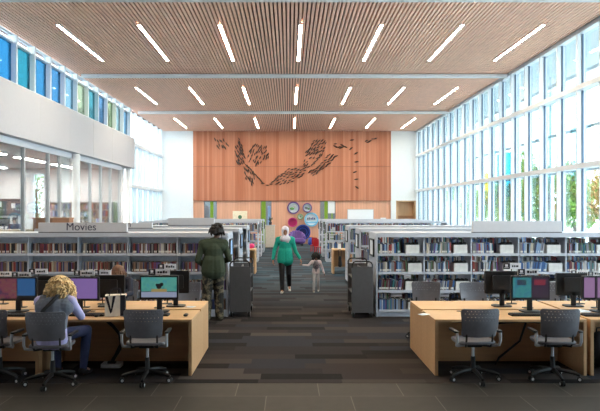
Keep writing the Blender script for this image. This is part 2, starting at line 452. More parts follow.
# tall glazed slots with green frames
green = mat('green_frame', (118, 150, 40), .5); greyp = mat('slot_grey', (120, 122, 130), .5)
for i, ((a, b), h) in enumerate(zip(ops, holes)):
    w = thing(f'window_{i + 3}', None, None, ((h[0] + h[1]) / 2, YL + .1, 0)); struct(w, ['left green framed tall opening', 'middle green framed tall opening', 'right green framed tall opening'][i])
    hw = (h[1] - h[0]) / 2; top = zs2 - .03
    fr = MB(); fr.box(-hw, -hw + .05, -.08, .08, 0.004, top); fr.box(hw - .05, hw, -.08, .08, 0.004, top); fr.box(-hw, hw, -.08, .08, top - .05, top)
    fr.build('frame', greyp, w)
    g = MB()
    if i == 0: g.box(-.02, .17, -.1, .02, 0.004, top); 
    if i == 1: g.box(-.28, -.02, -.1, .02, 0.004, top)
    if i == 2: g.box(-.2, .0, -.1, .02, 0.004, top); g.box(.22, .30, -.1, .02, 0.004, top); g.box(.0, .3, -.05, .02, .9, 1.0)
    g.build('green_post', green, w)
    if i == 2: MB().box(.02, hw - .05, -.11, -.06, 1.85, top).build('white_panel', white_paint, w)
    if i == 0: MB().box(-hw + .05, -.1, -.04, .0, 1.0, 2.3).build('dark_pane', greyp, w)
    if i == 1: MB().box(.1, hw - .05, -.04, .0, .9, 2.3).build('blue_pane', mat('blue_pane', (130, 160, 200), .3), w)
    MB().box(-hw + .05, hw - .05, .03, .04, 0.004, top - .05).build('pane', glass, w)
# white wall of the room behind the slots (open to the sky)
struct(MB().box(-7, 7.6, 39.3, 39.5, 0, 3.4).build('wall_beyond', mat('wall_grey_green', (120, 130, 132), .7)), 'white wall beyond the openings')

# ---- round play portholes
def porthole(px, py, rpx, rim, inner, label, kind='disc'):
    c = at(px, py, YL); R = rpx * YL / F
    t = thing('porthole', label, 'porthole', (c.x, YL, c.z), 0, 'round portholes in the play wall')
    MB().ring((0, 0, 0), R, R * .80, -.16, -.0006).build('rim', rim, t, True)
    if kind == 'disc':
        MB().disc((0, 0, 0), R * .82, -.05, -.0006).build('back_panel', inner, t, True)
    return t, R
purple = mat('play_purple', (98, 66, 132), .45); magenta = mat('play_magenta', (196, 48, 124), .5); blue = mat('play_blue', (40, 66, 150), .45)
lblue = mat('play_light_blue', (120, 186, 220), .5); navy = mat('play_navy', (26, 34, 86), .4); palegr = mat('pale_grey_green', (190, 205, 205), .4); ltgreen = mat('leaf_green', (104, 160, 88), .6); orange = mat('play_orange', (224, 132, 66), .5)
t, R = porthole(293.4, 207.8, 6.2, purple, palegr, 'large purple rimmed porthole at upper left of the play wall')
b = MB(); b.ball((-.08, -.07, -.05), .14, .03, .08, 12, ltgreen); b.ball((.1, -.07, .06), .09, .03, .1, 12, light_grey); b.box(-.2, .2, -.08, -.05, -.22, -.18, white_paint); b.build('display', None, t, True)
t, R = porthole(307.2, 207.8, 4.7, purple, palegr, 'smaller purple rimmed porthole at upper right of the play wall')
b = MB(); b.ball((-.05, -.07, .0), .09, .03, .07, 12, greyp); b.ball((.08, -.07, -.06), .07, .03, .05, 12, ltgreen); b.build('display', None, t, True)
t, R = porthole(300.2, 216.6, 2.8, ltgreen, white_paint, 'smallest porthole, white with a green rim, between the larger ones')
MB().ball((.02, -.06, 0), .05, .02, .05, 10, greyp).build('display', None, t, True)
t, R = porthole(292.6, 222.2, 4.7, magenta, mat('deep_pink', (170, 40, 100), .5), 'pink porthole at left of the play wall')
t, R = porthole(311.3, 219.5, 7.0, lblue, white_paint, 'large light blue rimmed porthole with white shelves inside')
b = MB(); b.box(-.3, .3, -.12, -.05, -.02, .0, palegr)
for k in range(5): b.box(-.24 + k * .1, -.18 + k * .1, -.1, -.05, 0, .1 + .03 * (k % 2), [navy, greyp, purple, blue, navy][k])
b.box(-.3, .3, -.1, -.05, -.2, -.12, lblue); b.build('display', None, t)
t, R = porthole(302.8, 232.2, 7.6, blue, navy, 'biggest porthole, dark blue tunnel mouth low on the wall')
MB().ring((0, 0, 0), R * .62, R * .5, -.12, -.04).build('inner_ring', blue, t, True)
t, R = porthole(311.8, 239.2, 2.7, orange, blue, 'small blue porthole low at right with an orange rim')

# purple tub chair and blue pouffe in front of the play wall
def armchair(label, p, m, w=.95, rz=0):
    t = thing('tub_chair', label, 'armchair', p, rz)
    b = MB(); b.caps((-.25, .05, .28), .24, (.25, .05, .28), .24, (0, 0, 1), .75); flesh(b, 'seat', m, t, .03, 3)
    b = MB()
    for k in range(9):
        a = PI * (k / 8); b.caps((math.cos(a) * .38, .08 + math.sin(a) * .3, .3), .1, (math.cos(a) * .42, .1 + math.sin(a) * .32, .5 + .3 * math.sin(a)), .1)
    flesh(b, 'backrest', m, t, .03, 3)
    b = MB()
    for sx in (-1, 1):
        for y in (-.1, .25): b.cyl((sx * .28, y, 0.004), (sx * .28, y, .14), .03)
    b.build('foot', black_plastic, t)
    return t
armchair('purple rounded tub chair in front of the play wall portholes', (X(297.5, 34.2), 34.2, 0), purple, rz=.2)
b = MB(); b.caps((0, 0, .17), .2, (0, 0, .3), .18); o = flesh(b, 'pouffe', blue, None, .03, 3); o.location = (X(311, 35.2), 35.2, -.02); tag(o, 'round blue pouffe on the carpet beside the play wall', 'pouffe')
# two red children's chairs
redm = mat('red_plastic', (176, 34, 44), .4)
pr = thing('child_chair', 'bright red childrens chair in the aisle, the left of two', 'chair', (X(313.6, 29.6), 29.6, 0.004), PI * .9, 'red childrens chairs')
MB().rbox(-.14, .14, -.16, .16, .3, .33, .05).build('seat', redm, pr); MB().rbox(-.14, .14, -.18, -.15, .33, .68, .05, 3, 'Y').build('backrest', redm, pr)
for sx in (-1, 1):
    for sy in (-1, 1): MB().cyl((sx * .11, sy * .13, 0), (sx * .1, sy * .12, .3), .02).build('leg', redm, pr)
dup(pr, (X(317.5, 28.2), 28.2, 0.004), PI * 1.12, 'bright red childrens chair, the right of two, beside the shelves')

# things on / before the wood wall
t = thing('poster_board', 'pale cream poster board with a small green emblem on wood wall', 'poster', at(240, 222, YL - .0306))
w = 7.2 * YL / F; hgt = 11 * YL / F
MB().box(-w, w, -.03, .03, 0, hgt).build('board', mat('cream_board', (236, 222, 196), .7), t)
MB().disc((0, -.05, hgt * .45), .12, -.04, -.03, 16).build('emblem', mat('emblem_green', (70, 110, 80), .6), t)
t = thing('whiteboard', 'large blank white board on the wood wall right of centre', 'whiteboard', at(360.5, 222, YL - .05))
w = 12.6 * YL / F; hgt = 12.3 * YL / F
MB().box(-w, w, -.02, .04, 0, hgt).build('board', mat('board_white', (236, 238, 244), .35, vary=.01), t)
fr = MB(); fr.box(-w - .03, w + .03, -.03, .04, hgt, hgt + .03); fr.box(-w - .03, w + .03, -.03, .04, -.03, 0); fr.box(-w - .03, -w, -.03, .04, 0, hgt); fr.box(w, w + .03, -.03, .04, 0, hgt); fr.build('frame', light_grey, t)
t = thing('wall_notice', 'small white notice with a dark mark low on wood wall', 'notice', at(383.3, 222, YL - .05))
MB().box(-.16, .16, -.01, .045, 0, .26).build('card', white_paint, t); MB().box(-.05, .05, -.015, -.01, .06, .18).build('mark', black_plastic, t)

# ---- sculpture of dark slender pieces on the wood wall
orn_m = mat('dark_bronze', (66, 52, 46), .4, .3)
om = MB()
pr_ = [(-.125, .005), (-.08, .026), (0, .038), (.07, .024), (.125, .004)]
vs = []; n = 8
for xx, r in pr_:
    for k in range(n): a = 2 * PI * k / n; vs.append((xx, math.cos(a) * r * .7, math.sin(a) * r))
fs = [(i * n + k, i * n + (k + 1) % n, (i + 1) * n + (k + 1) % n, (i + 1) * n + k) for i in range(4) for k in range(n)] + [tuple(range(n - 1, -1, -1)), tuple(range(4 * n, 5 * n))]
om.add(vs, fs); om.cyl((0, 0, 0), (0, .07, 0), .006, .006, 6)
orn_me = om.mesh('wall_ornament'); orn_me.materials.append(orn_m)
def orn(px, py, deg, label, s=1.0):
    o = bpy.data.objects.new('wall_ornament', orn_me); COL.objects.link(o)
    p = at(px, py, YB - .07); o.location = p; o.rotation_euler = (0, -math.radians(deg), 0); o.scale = (s, 1, s)
    tag(o, label, 'wall ornament', 'dark pieces of the wall sculpture')
rs = random.Random(5)
def cluster(poly, n, deg, label, jit=12, mind=2.0, s=1.0):
    xs = [p[0] for p in poly]; ys = [p[1] for p in poly]; got = []; tries = 0
    def inside(x, y):
        c = False
        for i in range(len(poly)):
            (xa, ya), (xb, yb) = poly[i], poly[i - 1]
            if (ya > y) != (yb > y) and x < (xb - xa) * (y - ya) / (yb - ya) + xa: c = not c
        return c
    while len(got) < n and tries < 6000:
        tries += 1; x, y = rs.uniform(min(xs), max(xs)), rs.uniform(min(ys), max(ys))
        if inside(x, y) and all(abs(x - a) * (1.3 if abs(deg) > 45 else .7) + abs(y - b_) * .7 > mind for a, b_ in got):
            got.append((x, y)); orn(x, y, deg + rs.uniform(-jit, jit), label, s * rs.uniform(.8, 1.1))
cluster([(215, 139), (222, 139), (229, 144), (227, 149), (217, 148)], 13, -62, 'dark slender piece in the small flock at far left of wood wall', 8)
cluster([(238, 138), (242, 141), (246, 163), (237, 166), (235, 150)], 34, -66, 'dark slender piece in the upright column of the left flock', 10, 1.7)
cluster([(248, 152), (253, 144), (262, 145), (270, 149), (268, 160), (258, 166), (249, 163)], 42, 68, 'dark slender piece in the fan shaped spread of the left flock', 10, 1.9)
cluster([(244, 166), (252, 167), (256, 178), (253, 186), (246, 180)], 20, -72, 'dark slender piece in the downward tail of the left flock', 9, 1.9)
for k in range(11): orn(246.5 + k * 1.6, 165 + k * 1.75 + rs.uniform(-.5, .5), -46 + rs.uniform(-8, 8), 'dark slender piece in the diagonal chain below the left flock')
for q in ((263, 183.5), (267.5, 185.2), (271, 184)): orn(q[0], q[1], rs.uniform(-5, 5), 'dark slender piece lying level at the low point between both flocks')
cluster([(271, 183), (275, 178), (290, 168), (306, 167), (304, 175), (290, 183), (278, 185)], 44, 24, 'dark slender piece in the rising stream toward the right flock', 9, 2.1)
cluster([(301, 163), (306, 152), (314, 140), (326, 140), (325, 151), (314, 166), (306, 168)], 52, 46, 'dark slender piece in the upper part of the right flock', 22, 1.9)
cluster([(308, 172), (318, 166), (330, 153), (337, 156), (328, 166), (314, 176)], 34, 32, 'dark slender piece in the lower edge of the right flock', 12, 1.9)
cluster([(334, 144), (338, 143), (346, 147), (343, 149), (335, 147)], 8, 0, 'dark slender piece in the little flat group right of the flock', 25, 1.6)
for nm, (a, y, dg) in zip(['topmost', 'second', 'third', 'fourth', 'fifth', 'sixth', 'lowest'], ((352, 140, 8), (351, 148.5, 40), (356, 153.3, 28), (356.5, 161.8, 10), (355, 172, 22), (356.5, 179.2, 8), (357, 187.5, -38))):
    orn(a, y, dg, f'{nm} dark piece in the vertical row at right of wood wall', 1.15)
cluster([(365, 141), (370, 140), (375, 137), (376, 139), (369, 143)], 5, 18, 'dark slender piece in the sparse group at upper right of wood wall', 12, 1.7)

# ------------------------------------------------------------------ right curtain wall
fin_m = mat('mullion_white', (222, 226, 232), .35, .1, vary=.02)
gasket = mat('gasket_blue_grey', (84, 104, 128), .5)
w2 = thing('window_2', None, None, (XR, 3.5, 0)); struct(w2, 'tall glazed wall along the right side')
my = [15.93 + 1.18 * k for k in range(-10, 18)]
my = [y for y in my if y < YB - .1]
for y in my:
    mu = MB().box(-.11, .13, y - 3.5 - .035, y - 3.5 + .035, .1, CEIL + .1).build('mullion', fin_m, w2)
    MB().box(.0, .05, y - 3.5 - .055, y - 3.5 + .055, .3, CEIL).build('gasket', gasket, mu)
for z, hh in ((5.28, .13), (3.21, .13), (.62, .12)):
    b = MB(); b.box(-.14, .16, 0, YB - 3.5, z - hh / 2, z + hh / 2); b.build('transom', fin_m, w2)
MB().box(-.16, .2, 0, YB - 3.5, 0, .3).build('sill', white_metal, w2)
MB().box(-.1, .16, 0, YB - 3.5, CEIL - .1, CEIL + .1).build('head', fin_m, w2)
MB().box(.05, .07, 0, YB - 3.5, .3, CEIL).build('pane', glass, w2)
struct(MB().box(XR, XR + .3, YF, 3.5, 0, CEIL + .1).build('wall_right', mat('side_wall', (150, 148, 150), .7)), 'plain wall right of the camera')
# left curtain wall past the balcony
w6 = thing('window_6', None, None, (-7.75, 28.9, 0)); struct(w6, 'tall glazed wall at far left beyond the balcony')
for k in range(7): MB().box(-.13, .11, k * 1.18 + .0, k * 1.18 + .07, 0.004, CEIL + .1).build('mullion', fin_m, w6)
for z in (5.28, 3.21, .62): MB().box(-.16, .16, 0, YB - 28.9, z - .07, z + .07).build('transom', fin_m, w6)
MB().box(-.06, -.04, 0, YB - 28.9, 0.004, CEIL + .1).build('pane', glass, w6)
struct(MB().box(XR + .3, 10.3, YF, 40, 6.92, 7.2).build('ceiling_overhang', mat('overhang_white', (206, 216, 222), .7, vary=.03)), 'pale roof overhang outside the right glazing')
# columns
for i, (xx, y, r) in enumerate(((8.0, 21.0, .1), (8.13, 28.85, .1))):
    o = MB().cyl((xx, y, -.1), (xx, y, CEIL + .1), r, r, 24).build('trim_%d' % (i + 4), white_paint, None, True); struct(o, ['right white column by the glazing', 'far right white column by the glazing'][i])
for i, (xx, y, r, zt) in enumerate(((-7.42, 20.9, .135, 4.0), (-7.55, 28.2, .12, 4.0))):
    o = MB().cyl((xx, y, 0), (xx, y, zt), r, r, 28).build('trim_%d' % (i + 6), white_paint, None, True); struct(o, ['white column under the balcony', 'far white column at the balcony corner'][i])

# ------------------------------------------------------------------ left: balcony fascia, clerestory
zb, zt_ = 4.02, 5.42
pts = [(-7.7, 4.0), (-7.3, 4.0)]
yc = 28.3; r = .7
for k in range(9):
    a = k / 8 * PI / 2; pts.append((-7.3 - r + r * math.cos(a), yc + r * math.sin(a)))
pts += [(-8.6, yc + r), (-8.6, yc + r - .3)]
for k in range(9):
    a = PI / 2 - k / 8 * PI / 2; rr = r - .3; pts.append((-7.3 - r + rr * math.cos(a), yc + rr * math.sin(a)))
pts.append((-7.6, 4.0)); fas = MB().prism(pts[1:], zb, zt_, 'Z')
struct(fas.build('wall_left', mat('fascia_paint', (186, 184, 190), .6, vary=.02), None, False), 'white balcony front on the left')
# fascia seams
b = MB()
for y in (15.2, 17.6, 20, 22.4, 24.8, 27.2): b.box(-7.302, -7.297, y, y + .012, zb, zt_)
struct(b.build('trim_8', light_grey))
struct(MB().box(-7.8, -7.3, YF, 4.0, 0, CEIL + .1).build('wall_left_near', mat('side_wall', (150, 148, 150), .7)))
struct(MB().box(-8.6, -7.34, 4.0, 28.4, zt_ - .06, zt_ + .004).build('trim_9', white_paint), 'sill above the balcony front')
w1 = thing('window_1', None, None, (XL, 4.0, zt_)); struct(w1, 'coloured clerestory windows on the left')
cl_cols = [(70, 168, 232), (70, 178, 204), (84, 172, 228), (96, 172, 228), (160, 214, 240), (214, 236, 200), (110, 200, 214), (130, 190, 236), (204, 232, 186), (186, 226, 232), (150, 206, 240)]
ys = [16.33 + 1.165 * k for k in range(-10, 11)]
hh = CEIL + .05 - zt_
for i, y in enumerate(ys):
    MB().box(-.12, .1, y - 4 - .04, y - 4 + .04, 0, hh).build('mullion', fin_m, w1)
    if i < len(ys) - 1:
        c = cl_cols[(i - 9) % len(cl_cols)]
        g = MATS.get('pane_%d' % ((i - 9) % len(cl_cols)))
        if not g:
            g = mat_glass('pane_%d' % ((i - 9) % len(cl_cols)), c)
            tn = [q for q in g.node_tree.nodes if q.type == 'BSDF_TRANSPARENT'][0]
            tn.inputs['Color'].default_value = tuple(min(1, (v * 1.7 / SKY) ** .5) for v in lin(c)[:3]) + (1,)
        MB().box(-.06, -.045, y - 4 + .04, y - 4 + 1.125, .06, hh * .80).build('pane', g, w1)
        MB().box(-.06, -.045, y - 4 + .04, y - 4 + 1.125, hh * .83, hh - .03).build('pane', glass, w1)
MB().box(-.12, .1, -.0, 24.7, 0, .06).build('transom', fin_m, w1); MB().box(-.1, .05, 0, 24.7, hh * .80, hh * .83).build('transom', fin_m, w1)
MB().box(-.1, .05, 0, 24.7, hh - .05, hh + .1).build('head', fin_m, w1)

# ---- room below the balcony, behind the glass partition
XP = -7.6
w7 = thing('window_7', None, None, (XP, 14, 0)); struct(w7, 'glass partition below the balcony')
pm = mat('partition_metal', (178, 180, 184), .4, .1)
for y in (14.4, 17.15, 18.9, 19.85, 22.9, 24.2, 25.5, 26.9):
    MB().box(-.05, .05, y - 14 - .04, y - 14 + .04, 0.004, 3.84).build('mullion', pm, w7)
MB().box(-.06, .06, 0, 13, 3.84, 4.02).build('head', white_metal, w7); MB().box(-.05, .05, 0, 13, 0.004, .1).build('sill', pm, w7)
MB().box(-.008, .008, 0, 13, .1, 3.84).build('pane', glass_room, w7)
struct(MB().box(-20, XP + .06, 4, 16.6, 4.02, 4.18).build('ceiling_soffit', plank_mat('soffit_wood', [(176, 130, 108), (188, 142, 120), (166, 120, 100)], .1, 'Y', None, .5, .6, 10)), 'wood soffit below the balcony')
struct(MB().box(-20, XP + .06, 16.6, 28.6, 4.02, 4.2).build('ceiling_room', white_paint), 'white ceiling of the side room')
struct(MB().box(-20, -8.6, 28.6, 28.8, 4.0, CEIL + .1).build('wall_room_upper', white_paint))
struct(MB().box(-20, -8.6, 4, 16.6, 4.18, 4.24).build('roof_bounce', white_paint), 'white roof of the side room')  # slab added out of view to bounce daylight up to the hall ceiling
YR = 28.6
wr0, wr1 = X(24, YR), X(45, YR)
struct(wall_holes(-20, -7.9, 0, 4.02, [(wr0, wr1, 0.4, 3.8)], YR, YR + .2).build('wall_room_back', white_paint), 'white back wall of the side room')
struct(MB().box(-20.2, -20, 4, 28.8, 0, 4.2).build('wall_room_left', white_paint))
w8 = thing('window_8', None, None, ((wr0 + wr1) / 2, YR + .1, 0.4)); struct(w8, 'window at the back of the side room')
hw = (wr1 - wr0) / 2
b = MB()
for xx in (-hw, -hw * .33, -hw * .2, hw - .06): b.box(xx, xx + .06, -.1, .08, 0, 3.4)
b.box(-hw, hw, -.1, .08, 0, .06); b.box(-hw, hw, -.1, .08, 3.34, 3.4); b.build('frame', fin_m, w8)
MB().box(-hw, hw, .0, .01, .06, 3.34).build('pane', glass, w8)
MB().box(-hw + .06, -hw * .33, -.05, -.03, .06, 3.34).build('blind', white_paint, w8)
for i, (xx, y) in enumerate(((-9.8, 18.2), (-9.8, 21.6), (-9.8, 25.0), (-13.0, 18.2), (-13.0, 21.6), (-13.0, 25.0))):  # extra strips are added to this set to brighten the side room
    t = thing('room_light', f"strip light on the side room ceiling, {['right near', 'right middle', 'right far', 'left near', 'left middle', 'left far'][i]} of six", 'ceiling light', (xx, y, 4.02), 0, 'strip lights of the side room')
    MB().box(-.14, .14, 0, 2.4, -.06, .0).build('housing', white_metal, t); MB().box(-.12, .12, .02, 2.38, -.075, -.06).build('diffuser', room_lamp, t)
# notice board with a row of lights
t = thing('dark_display_board', 'dark grey display board with white sheets at the far left', 'display board', (X(7.5, 28.55), 28.55, 0))
p0, p1 = at(-4, 215.5, 28.5), at(20, 198.8, 28.5); cx = X(7.5, 28.55)
dk = mat('board_dark', (74, 76, 84), .6)
MB().box(p0.x - cx, p1.x - cx, -.06, -.0, p0.z, p1.z).build('board', dk, t)
b = MB(); b.box(.22, .4, -.07, -.06, 2.13, 2.36); b.box(-.6, -.25, -.07, -.06, 2.2, 2.45); b.build('sheet', white_paint, t)
b = MB()
for k in range(9): b.ball((-.55 + k * .14, -.08, 2.06), .022, n=8)
b.build('bulb', white_paint, t)
for sx in (-.5, .45): MB().box(sx, sx + .06, -.06, 0, 0.004, p0.z).build('post', dk, t)
# tall wall bookshelves in the side room
booky = [mat('b_' + n, c, .6, vary=.08) for n, c in ()]
def room_shelf(px0, px1, label):
    D = 28.2; x0, x1 = X(px0, D), X(px1, D)
    t = thing('tall_bookshelf', label, 'bookshelf', ((x0 + x1) / 2, D, 0.004), 0, 'tall bookshelves in the side room'); w = (x1 - x0) / 2
    m = mat('shelf_grey', (150, 148, 150), .6)
    MB().box(-w, w, .28, .3, 0, 2.4).build('back_panel', m, t)
    for xx in (-w, w - .03): MB().box(xx, xx + .03, 0, .3, 0, 2.4).build('side_panel', m, t)
    for k in range(8): MB().box(-w + .03, w - .03, 0, .28, .08 + k * .33, .1 + k * .33).build('shelf', m, t)
    return t, x0, x1, D
RS = [room_shelf(46, 72, 'tall grey bookshelf behind the glass, beside the window'), room_shelf(79, 113, 'tall grey bookshelf behind the glass, nearest the balcony corner')]
# service desk, wooden screen
t = thing('service_desk', 'curved beige service desk at the far left behind the glass', 'desk', (X(7, 22), 22.0, 0.004))
pts = [(-1.6 + 2.4 * k / 10, -.5 * math.sin(PI * k / 10) ** .7 + .0) for k in range(11)]
pl = [(a, b_ - .0) for a, b_ in pts] + [(a, b_ + .45) for a, b_ in reversed(pts)]
MB().prism(pl, 0, 1.28).build('body', mat('beige_laminate', (190, 172, 148), .5), t)
pl2 = [(a, b_ - .06) for a, b_ in pts] + [(a, b_ + .5) for a, b_ in reversed(pts)]
MB().prism(pl2, 1.28, 1.34).build('counter', mat('beige_top', (206, 190, 166), .4), t)
t = thing('wood_screen', 'low brown wooden cabinet behind the front bookcase sign at left', 'cabinet', (X(52, 19.3), 19.3, 0.004))
x0 = (33 - 52) * 19.3 / F; x1 = (69 - 52) * 19.3 / F
ws = plank_mat('screen_wood', [(176, 128, 98), (188, 140, 108), (168, 120, 92)], .2, 'Z', 1.2, .5, .9, 20)
MB().box(x0, x1, 0, .4, 0.06, 1.76).build('body', ws, t); MB().box(x0 - .02, x1 + .02, -.02, .42, 1.76, 1.80).build('top', ws, t); MB().box(x0 + .03, x1 - .03, .03, .37, 0, .06).build('plinth', black_plastic, t)
b = MB(); b.box((x0 + x1) / 2 - .004, (x0 + x1) / 2 + .004, -.004, .0, .1, 1.74); b.build('door_joint', slat_dark, t)

# near shell behind the camera
struct(MB().box(-20, 8.05, YF - .2, YF, 0, CEIL + .3).build('wall_front', mat('side_wall', (150, 148, 150), .7)), 'wall behind the camera')
struct(MB().box(-20.2, -7.8, YF, 4.0, 4.0, 4.2).build('ceiling_near', mat('side_wall', (150, 148, 150), .7)))

# ------------------------------------------------------------------ outside
struct(MB().box(8.05, 80, -20, 110, -.25, -.15).build('ground', mat('paving', (214, 214, 208), .9, vary=.08, scale=.6)), 'paved ground outside')
struct(MB().box(-90, -8.2, 28.9, 110, -.25, -.15).build('ground_left', mat('paving', (176, 176, 166), .9)), 'paved ground outside left')
def tree(x, y, h, w, cols, seed, label):
    rr = random.Random(seed)
    t = thing('tree', label, 'tree', (x, y, -.15), 0, 'trees outside the glazing')
    b = MB(); b.tube([(0, 0, 0), (.05, .02, h * .25), (-.03, .03, h * .5), (.02, 0, h * .8)], [.11, .09, .06, .03], 8)
    for k in range(6):
        a = k * 1.1 + rr.random(); z = h * (.3 + .07 * k); b.tube([(0, 0, z), (math.cos(a) * w * .25, math.sin(a) * w * .25, z + h * .1), (math.cos(a) * w * .4, math.sin(a) * w * .4, z + h * .2)], [.04, .03, .012], 6)
    b.build('trunk', mat('bark', (96, 78, 64), .9), t, True)
    lf = MB()
    for i in range(5):
        m = mat('leaf_%d_%d_%d' % cols[i % len(cols)], cols[i % len(cols)], .7)
    puffs = [(V((rr.gauss(0, .3) * w, rr.gauss(0, .3) * w, h * rr.uniform(.36, .92))), rr.uniform(.18, .34) * w) for _ in range(14)]
    for i in range(2600):
        c, R = rr.choice(puffs); d = V((rr.gauss(0, 1), rr.gauss(0, 1), rr.gauss(0, 1))).normalized() * R * rr.uniform(.6, 1.05)
        p = c + d; s = rr.uniform(.08, .15)
        M = Matrix.Translation(p) @ Euler((rr.uniform(0, 6), rr.uniform(0, 6), rr.uniform(0, 6))).to_matrix().to_4x4()
        q = [M @ V(v) for v in ((-s, 0, 0), (0, -s * .5, .01), (s, 0, 0), (0, s * .5, .01))]
        cc = rr.choice(cols); lf.add(q, [(0, 1, 2, 3)], mat('leaf_%d_%d_%d' % cc, cc, .7))
    lf.build('foliage', None, t)
g1 = [(104, 142, 62), (128, 164, 76), (84, 122, 56), (150, 180, 92)]; g2 = [(150, 176, 84), (172, 190, 96), (120, 156, 70)]; g3 = [(196, 150, 96), (206, 168, 112), (160, 160, 90), (120, 150, 76)]
for i, (px, Xo, h, w, c, lab) in enumerate(((603, 15.5, 4.2, 2.4, g3, 'small tree with orange tinted leaves outside at far right'), (574, 17, 3.6, 2.2, g2, 'pale green small tree outside, second from right'),
        (549, 12.2, 4.0, 2.0, g1, 'leafy green tree outside the glazing right of the blank sign'), (528, 15.5, 5.6, 2.4, g1, 'tall green tree outside above right end of blank sign'),
        (508, 12.5, 3.9, 2.2, g1, 'green tree outside seen left of the white column behind sign'), (490, 14, 4.0, 2.2, g2, 'yellow green tree outside above left end of blank sign'), (462, 15, 3.6, 2.2, g2, 'small distant green tree outside, leftmost through right glazing'))):
    D = Xo * F / (px - VX); tree(Xo, D, h + .4, w, c, 20 + i, lab)
D = 34; tree(X(37, D), D, 5.0, 3.2, [(150, 178, 120), (120, 158, 96), (176, 196, 150)], 50, 'leafy tree outside the side room window')
# coloured glass fins outside
rail = mat('rail_white', (214, 220, 226), .4, .2)
t = thing('fin_frame', 'white steel frame outside the glazing holding coloured fins', 'frame', (9.5, 12, -.15))
for z in (6.65, 4.85, 3.5): MB().box(-.05, .05, 0, 26, z - .05, z + .05).build('rail', rail, t)
for k in range(6): MB().box(.1, .22, k * 5, k * 5 + .12, 0, 7.2).build('post', rail, t)
fin_cols = [('pale cyan', (206, 236, 240)), ('teal', (70, 190, 206)), ('yellow', (240, 224, 110)), ('light blue', (150, 206, 236)), ('clear', (230, 240, 242))]
seq = [0, 4, 3, 0, 4, 0, 3, 0, 4, 0, 0, 1, 1, 0, 2, 4, 0, 4, 3, 0, 4, 0]
for k, c in enumerate(seq):
    y = 15.0 + k * .95; nm, cc = fin_cols[c]
    g = MATS.get('fin_' + nm) or mat_glass('fin_' + nm, cc, .06, .06, cc)
    zc, hc = ((2.3, 1.5) if c == 2 else (2.6, 1.9)) if c in (1, 2) else (3.0, 3.3)
    hw_ = .15 if c in (1, 2) else .09
    o = MB().box(-hw_, hw_, -.012, .012, 0, hc).build('glass_fin', g); o.location = (9.45 - hw_, y, zc)
    tag(o, f'{nm} glass fin outside the right glazing, {ordn(k + 1)} from the camera', 'glass fin', 'coloured glass fins outside')

# ------------------------------------------------------------------ bookcases
TZ = [1.207, .854, .505, .13]          # shelf tops
CT0, CT1 = 1.535, 1.60
frame_black = mat('frame_black', (40, 42, 48), .4)
sheet_w = mat('sheet_white', (226, 230, 236), .6); sheet_b = mat('sheet_blue', (150, 178, 214), .6)
backp = mat('case_back', (206, 214, 226), .6)
def bookcase(x0, x1, Y, dep, bays, label, aisle, back=False, sheet=None, detail=True):
    """double faced range; aisle = -1 when the aisle end is at x0, +1 when at x1"""
    t = thing('bookcase', label, 'bookcase', (x0, Y, 0.004)); W = x1 - x0
    b = MB(); b.box(.01, W - .01, .0, dep, CT0, CT1); b.box(0, W, -.015, 0, CT0 - .01, CT1 + .008); b.build('canopy', shelf_white, t)
    for e, s in ((0, -1), (W, 1)):
        b = MB(); xa, xb = (e - .025, e) if s < 0 else (e, e + .025)
        b.box(xa, xb, 0, dep, 0, CT1)
        xo = xa if s < 0 else xb
        for k in range(15): b.box(min(xo, xo + s * .008), max(xo, xo + s * .008), .02, dep - .02, .06 + k * .1, .145 + k * .1)
        ep = b.build('end_panel', shelf_white, t)
        if s == aisle:
            xo += s * .008; q = lambda a, c: (min(xo + s * a, xo + s * c), max(xo + s * a, xo + s * c))
            y0, y1, z0, z1 = dep * .2, dep * .8, 1.13, 1.475
            a, c = q(0, .03); f = MB(); f.box(a, c, y0, y1, z0, z0 + .03); f.box(a, c, y0, y1, z1 - .03, z1); f.box(a, c, y0, y0 + .03, z0, z1); f.box(a, c, y1 - .03, y1, z0, z1)
            f.build('sign_frame', frame_black, ep)
            a, c = q(0, .012); MB().box(a, c, y0 + .03, y1 - .03, z0 + .03, z1 - .03).build('sign_sheet', sheet or sheet_w, ep)
    for xx in bays[1:-1]:
        xx -= x0
        MB().box(xx - .012, xx + .012, .04, dep - .04, .04, CT0).build('upright', shelf_white, t)
    for a, c in zip(bays[:-1], bays[1:]):
        for z in TZ:
            b = MB(); b.box(a - x0 + .012, c - x0 - .012, .0, dep, z - .03, z); b.box(a - x0 + .012, c - x0 - .012, -.006, .004, z - .04, z + .008)
            b.build('shelf', shelf_white, t)
    MB().box(.0, W, .03, dep - .03, 0, .095).build('plinth', shelf_white, t)
    if back: MB().box(0, W, .25, .27, .13, CT0).build('back_panel', backp, t)
    return t
PAL = {'navy': (52, 62, 96), 'blue': (62, 98, 150), 'pale blue': (136, 160, 192), 'white': (202, 200, 202), 'cream': (186, 172, 152), 'red': (142, 56, 54), 'maroon': (98, 44, 50),
       'brown': (108, 82, 68), 'tan': (158, 126, 106), 'black': (36, 34, 38), 'grey': (126, 124, 128), 'green': (76, 108, 76), 'teal': (58, 114, 120), 'orange': (176, 104, 72), 'purple': (100, 80, 130)}
BM = {k: mat('cover_' + k.replace(' ', '_'), c, .5, vary=.06) for k, c in PAL.items()}
paper = mat('pages', (222, 214, 196), .8)
stick = mat('spine_label', (224, 222, 216), .6)
def add_book(mb, x, y, z, w, h, d, m, M=None, lab=True):
    mb.box(x, x + w, y, y + d, z, z + h, m, M)
    e = min(.003, w * .2)
    mb.box(x + e, x + w - e, y + e, y + d - .002, z + h, z + h + .0012, paper, M)
    if lab: mb.box(x + w * .08, x + w * .92, y - .0015, y, z + .02, z + .055, stick, M)
book_meshes = {}
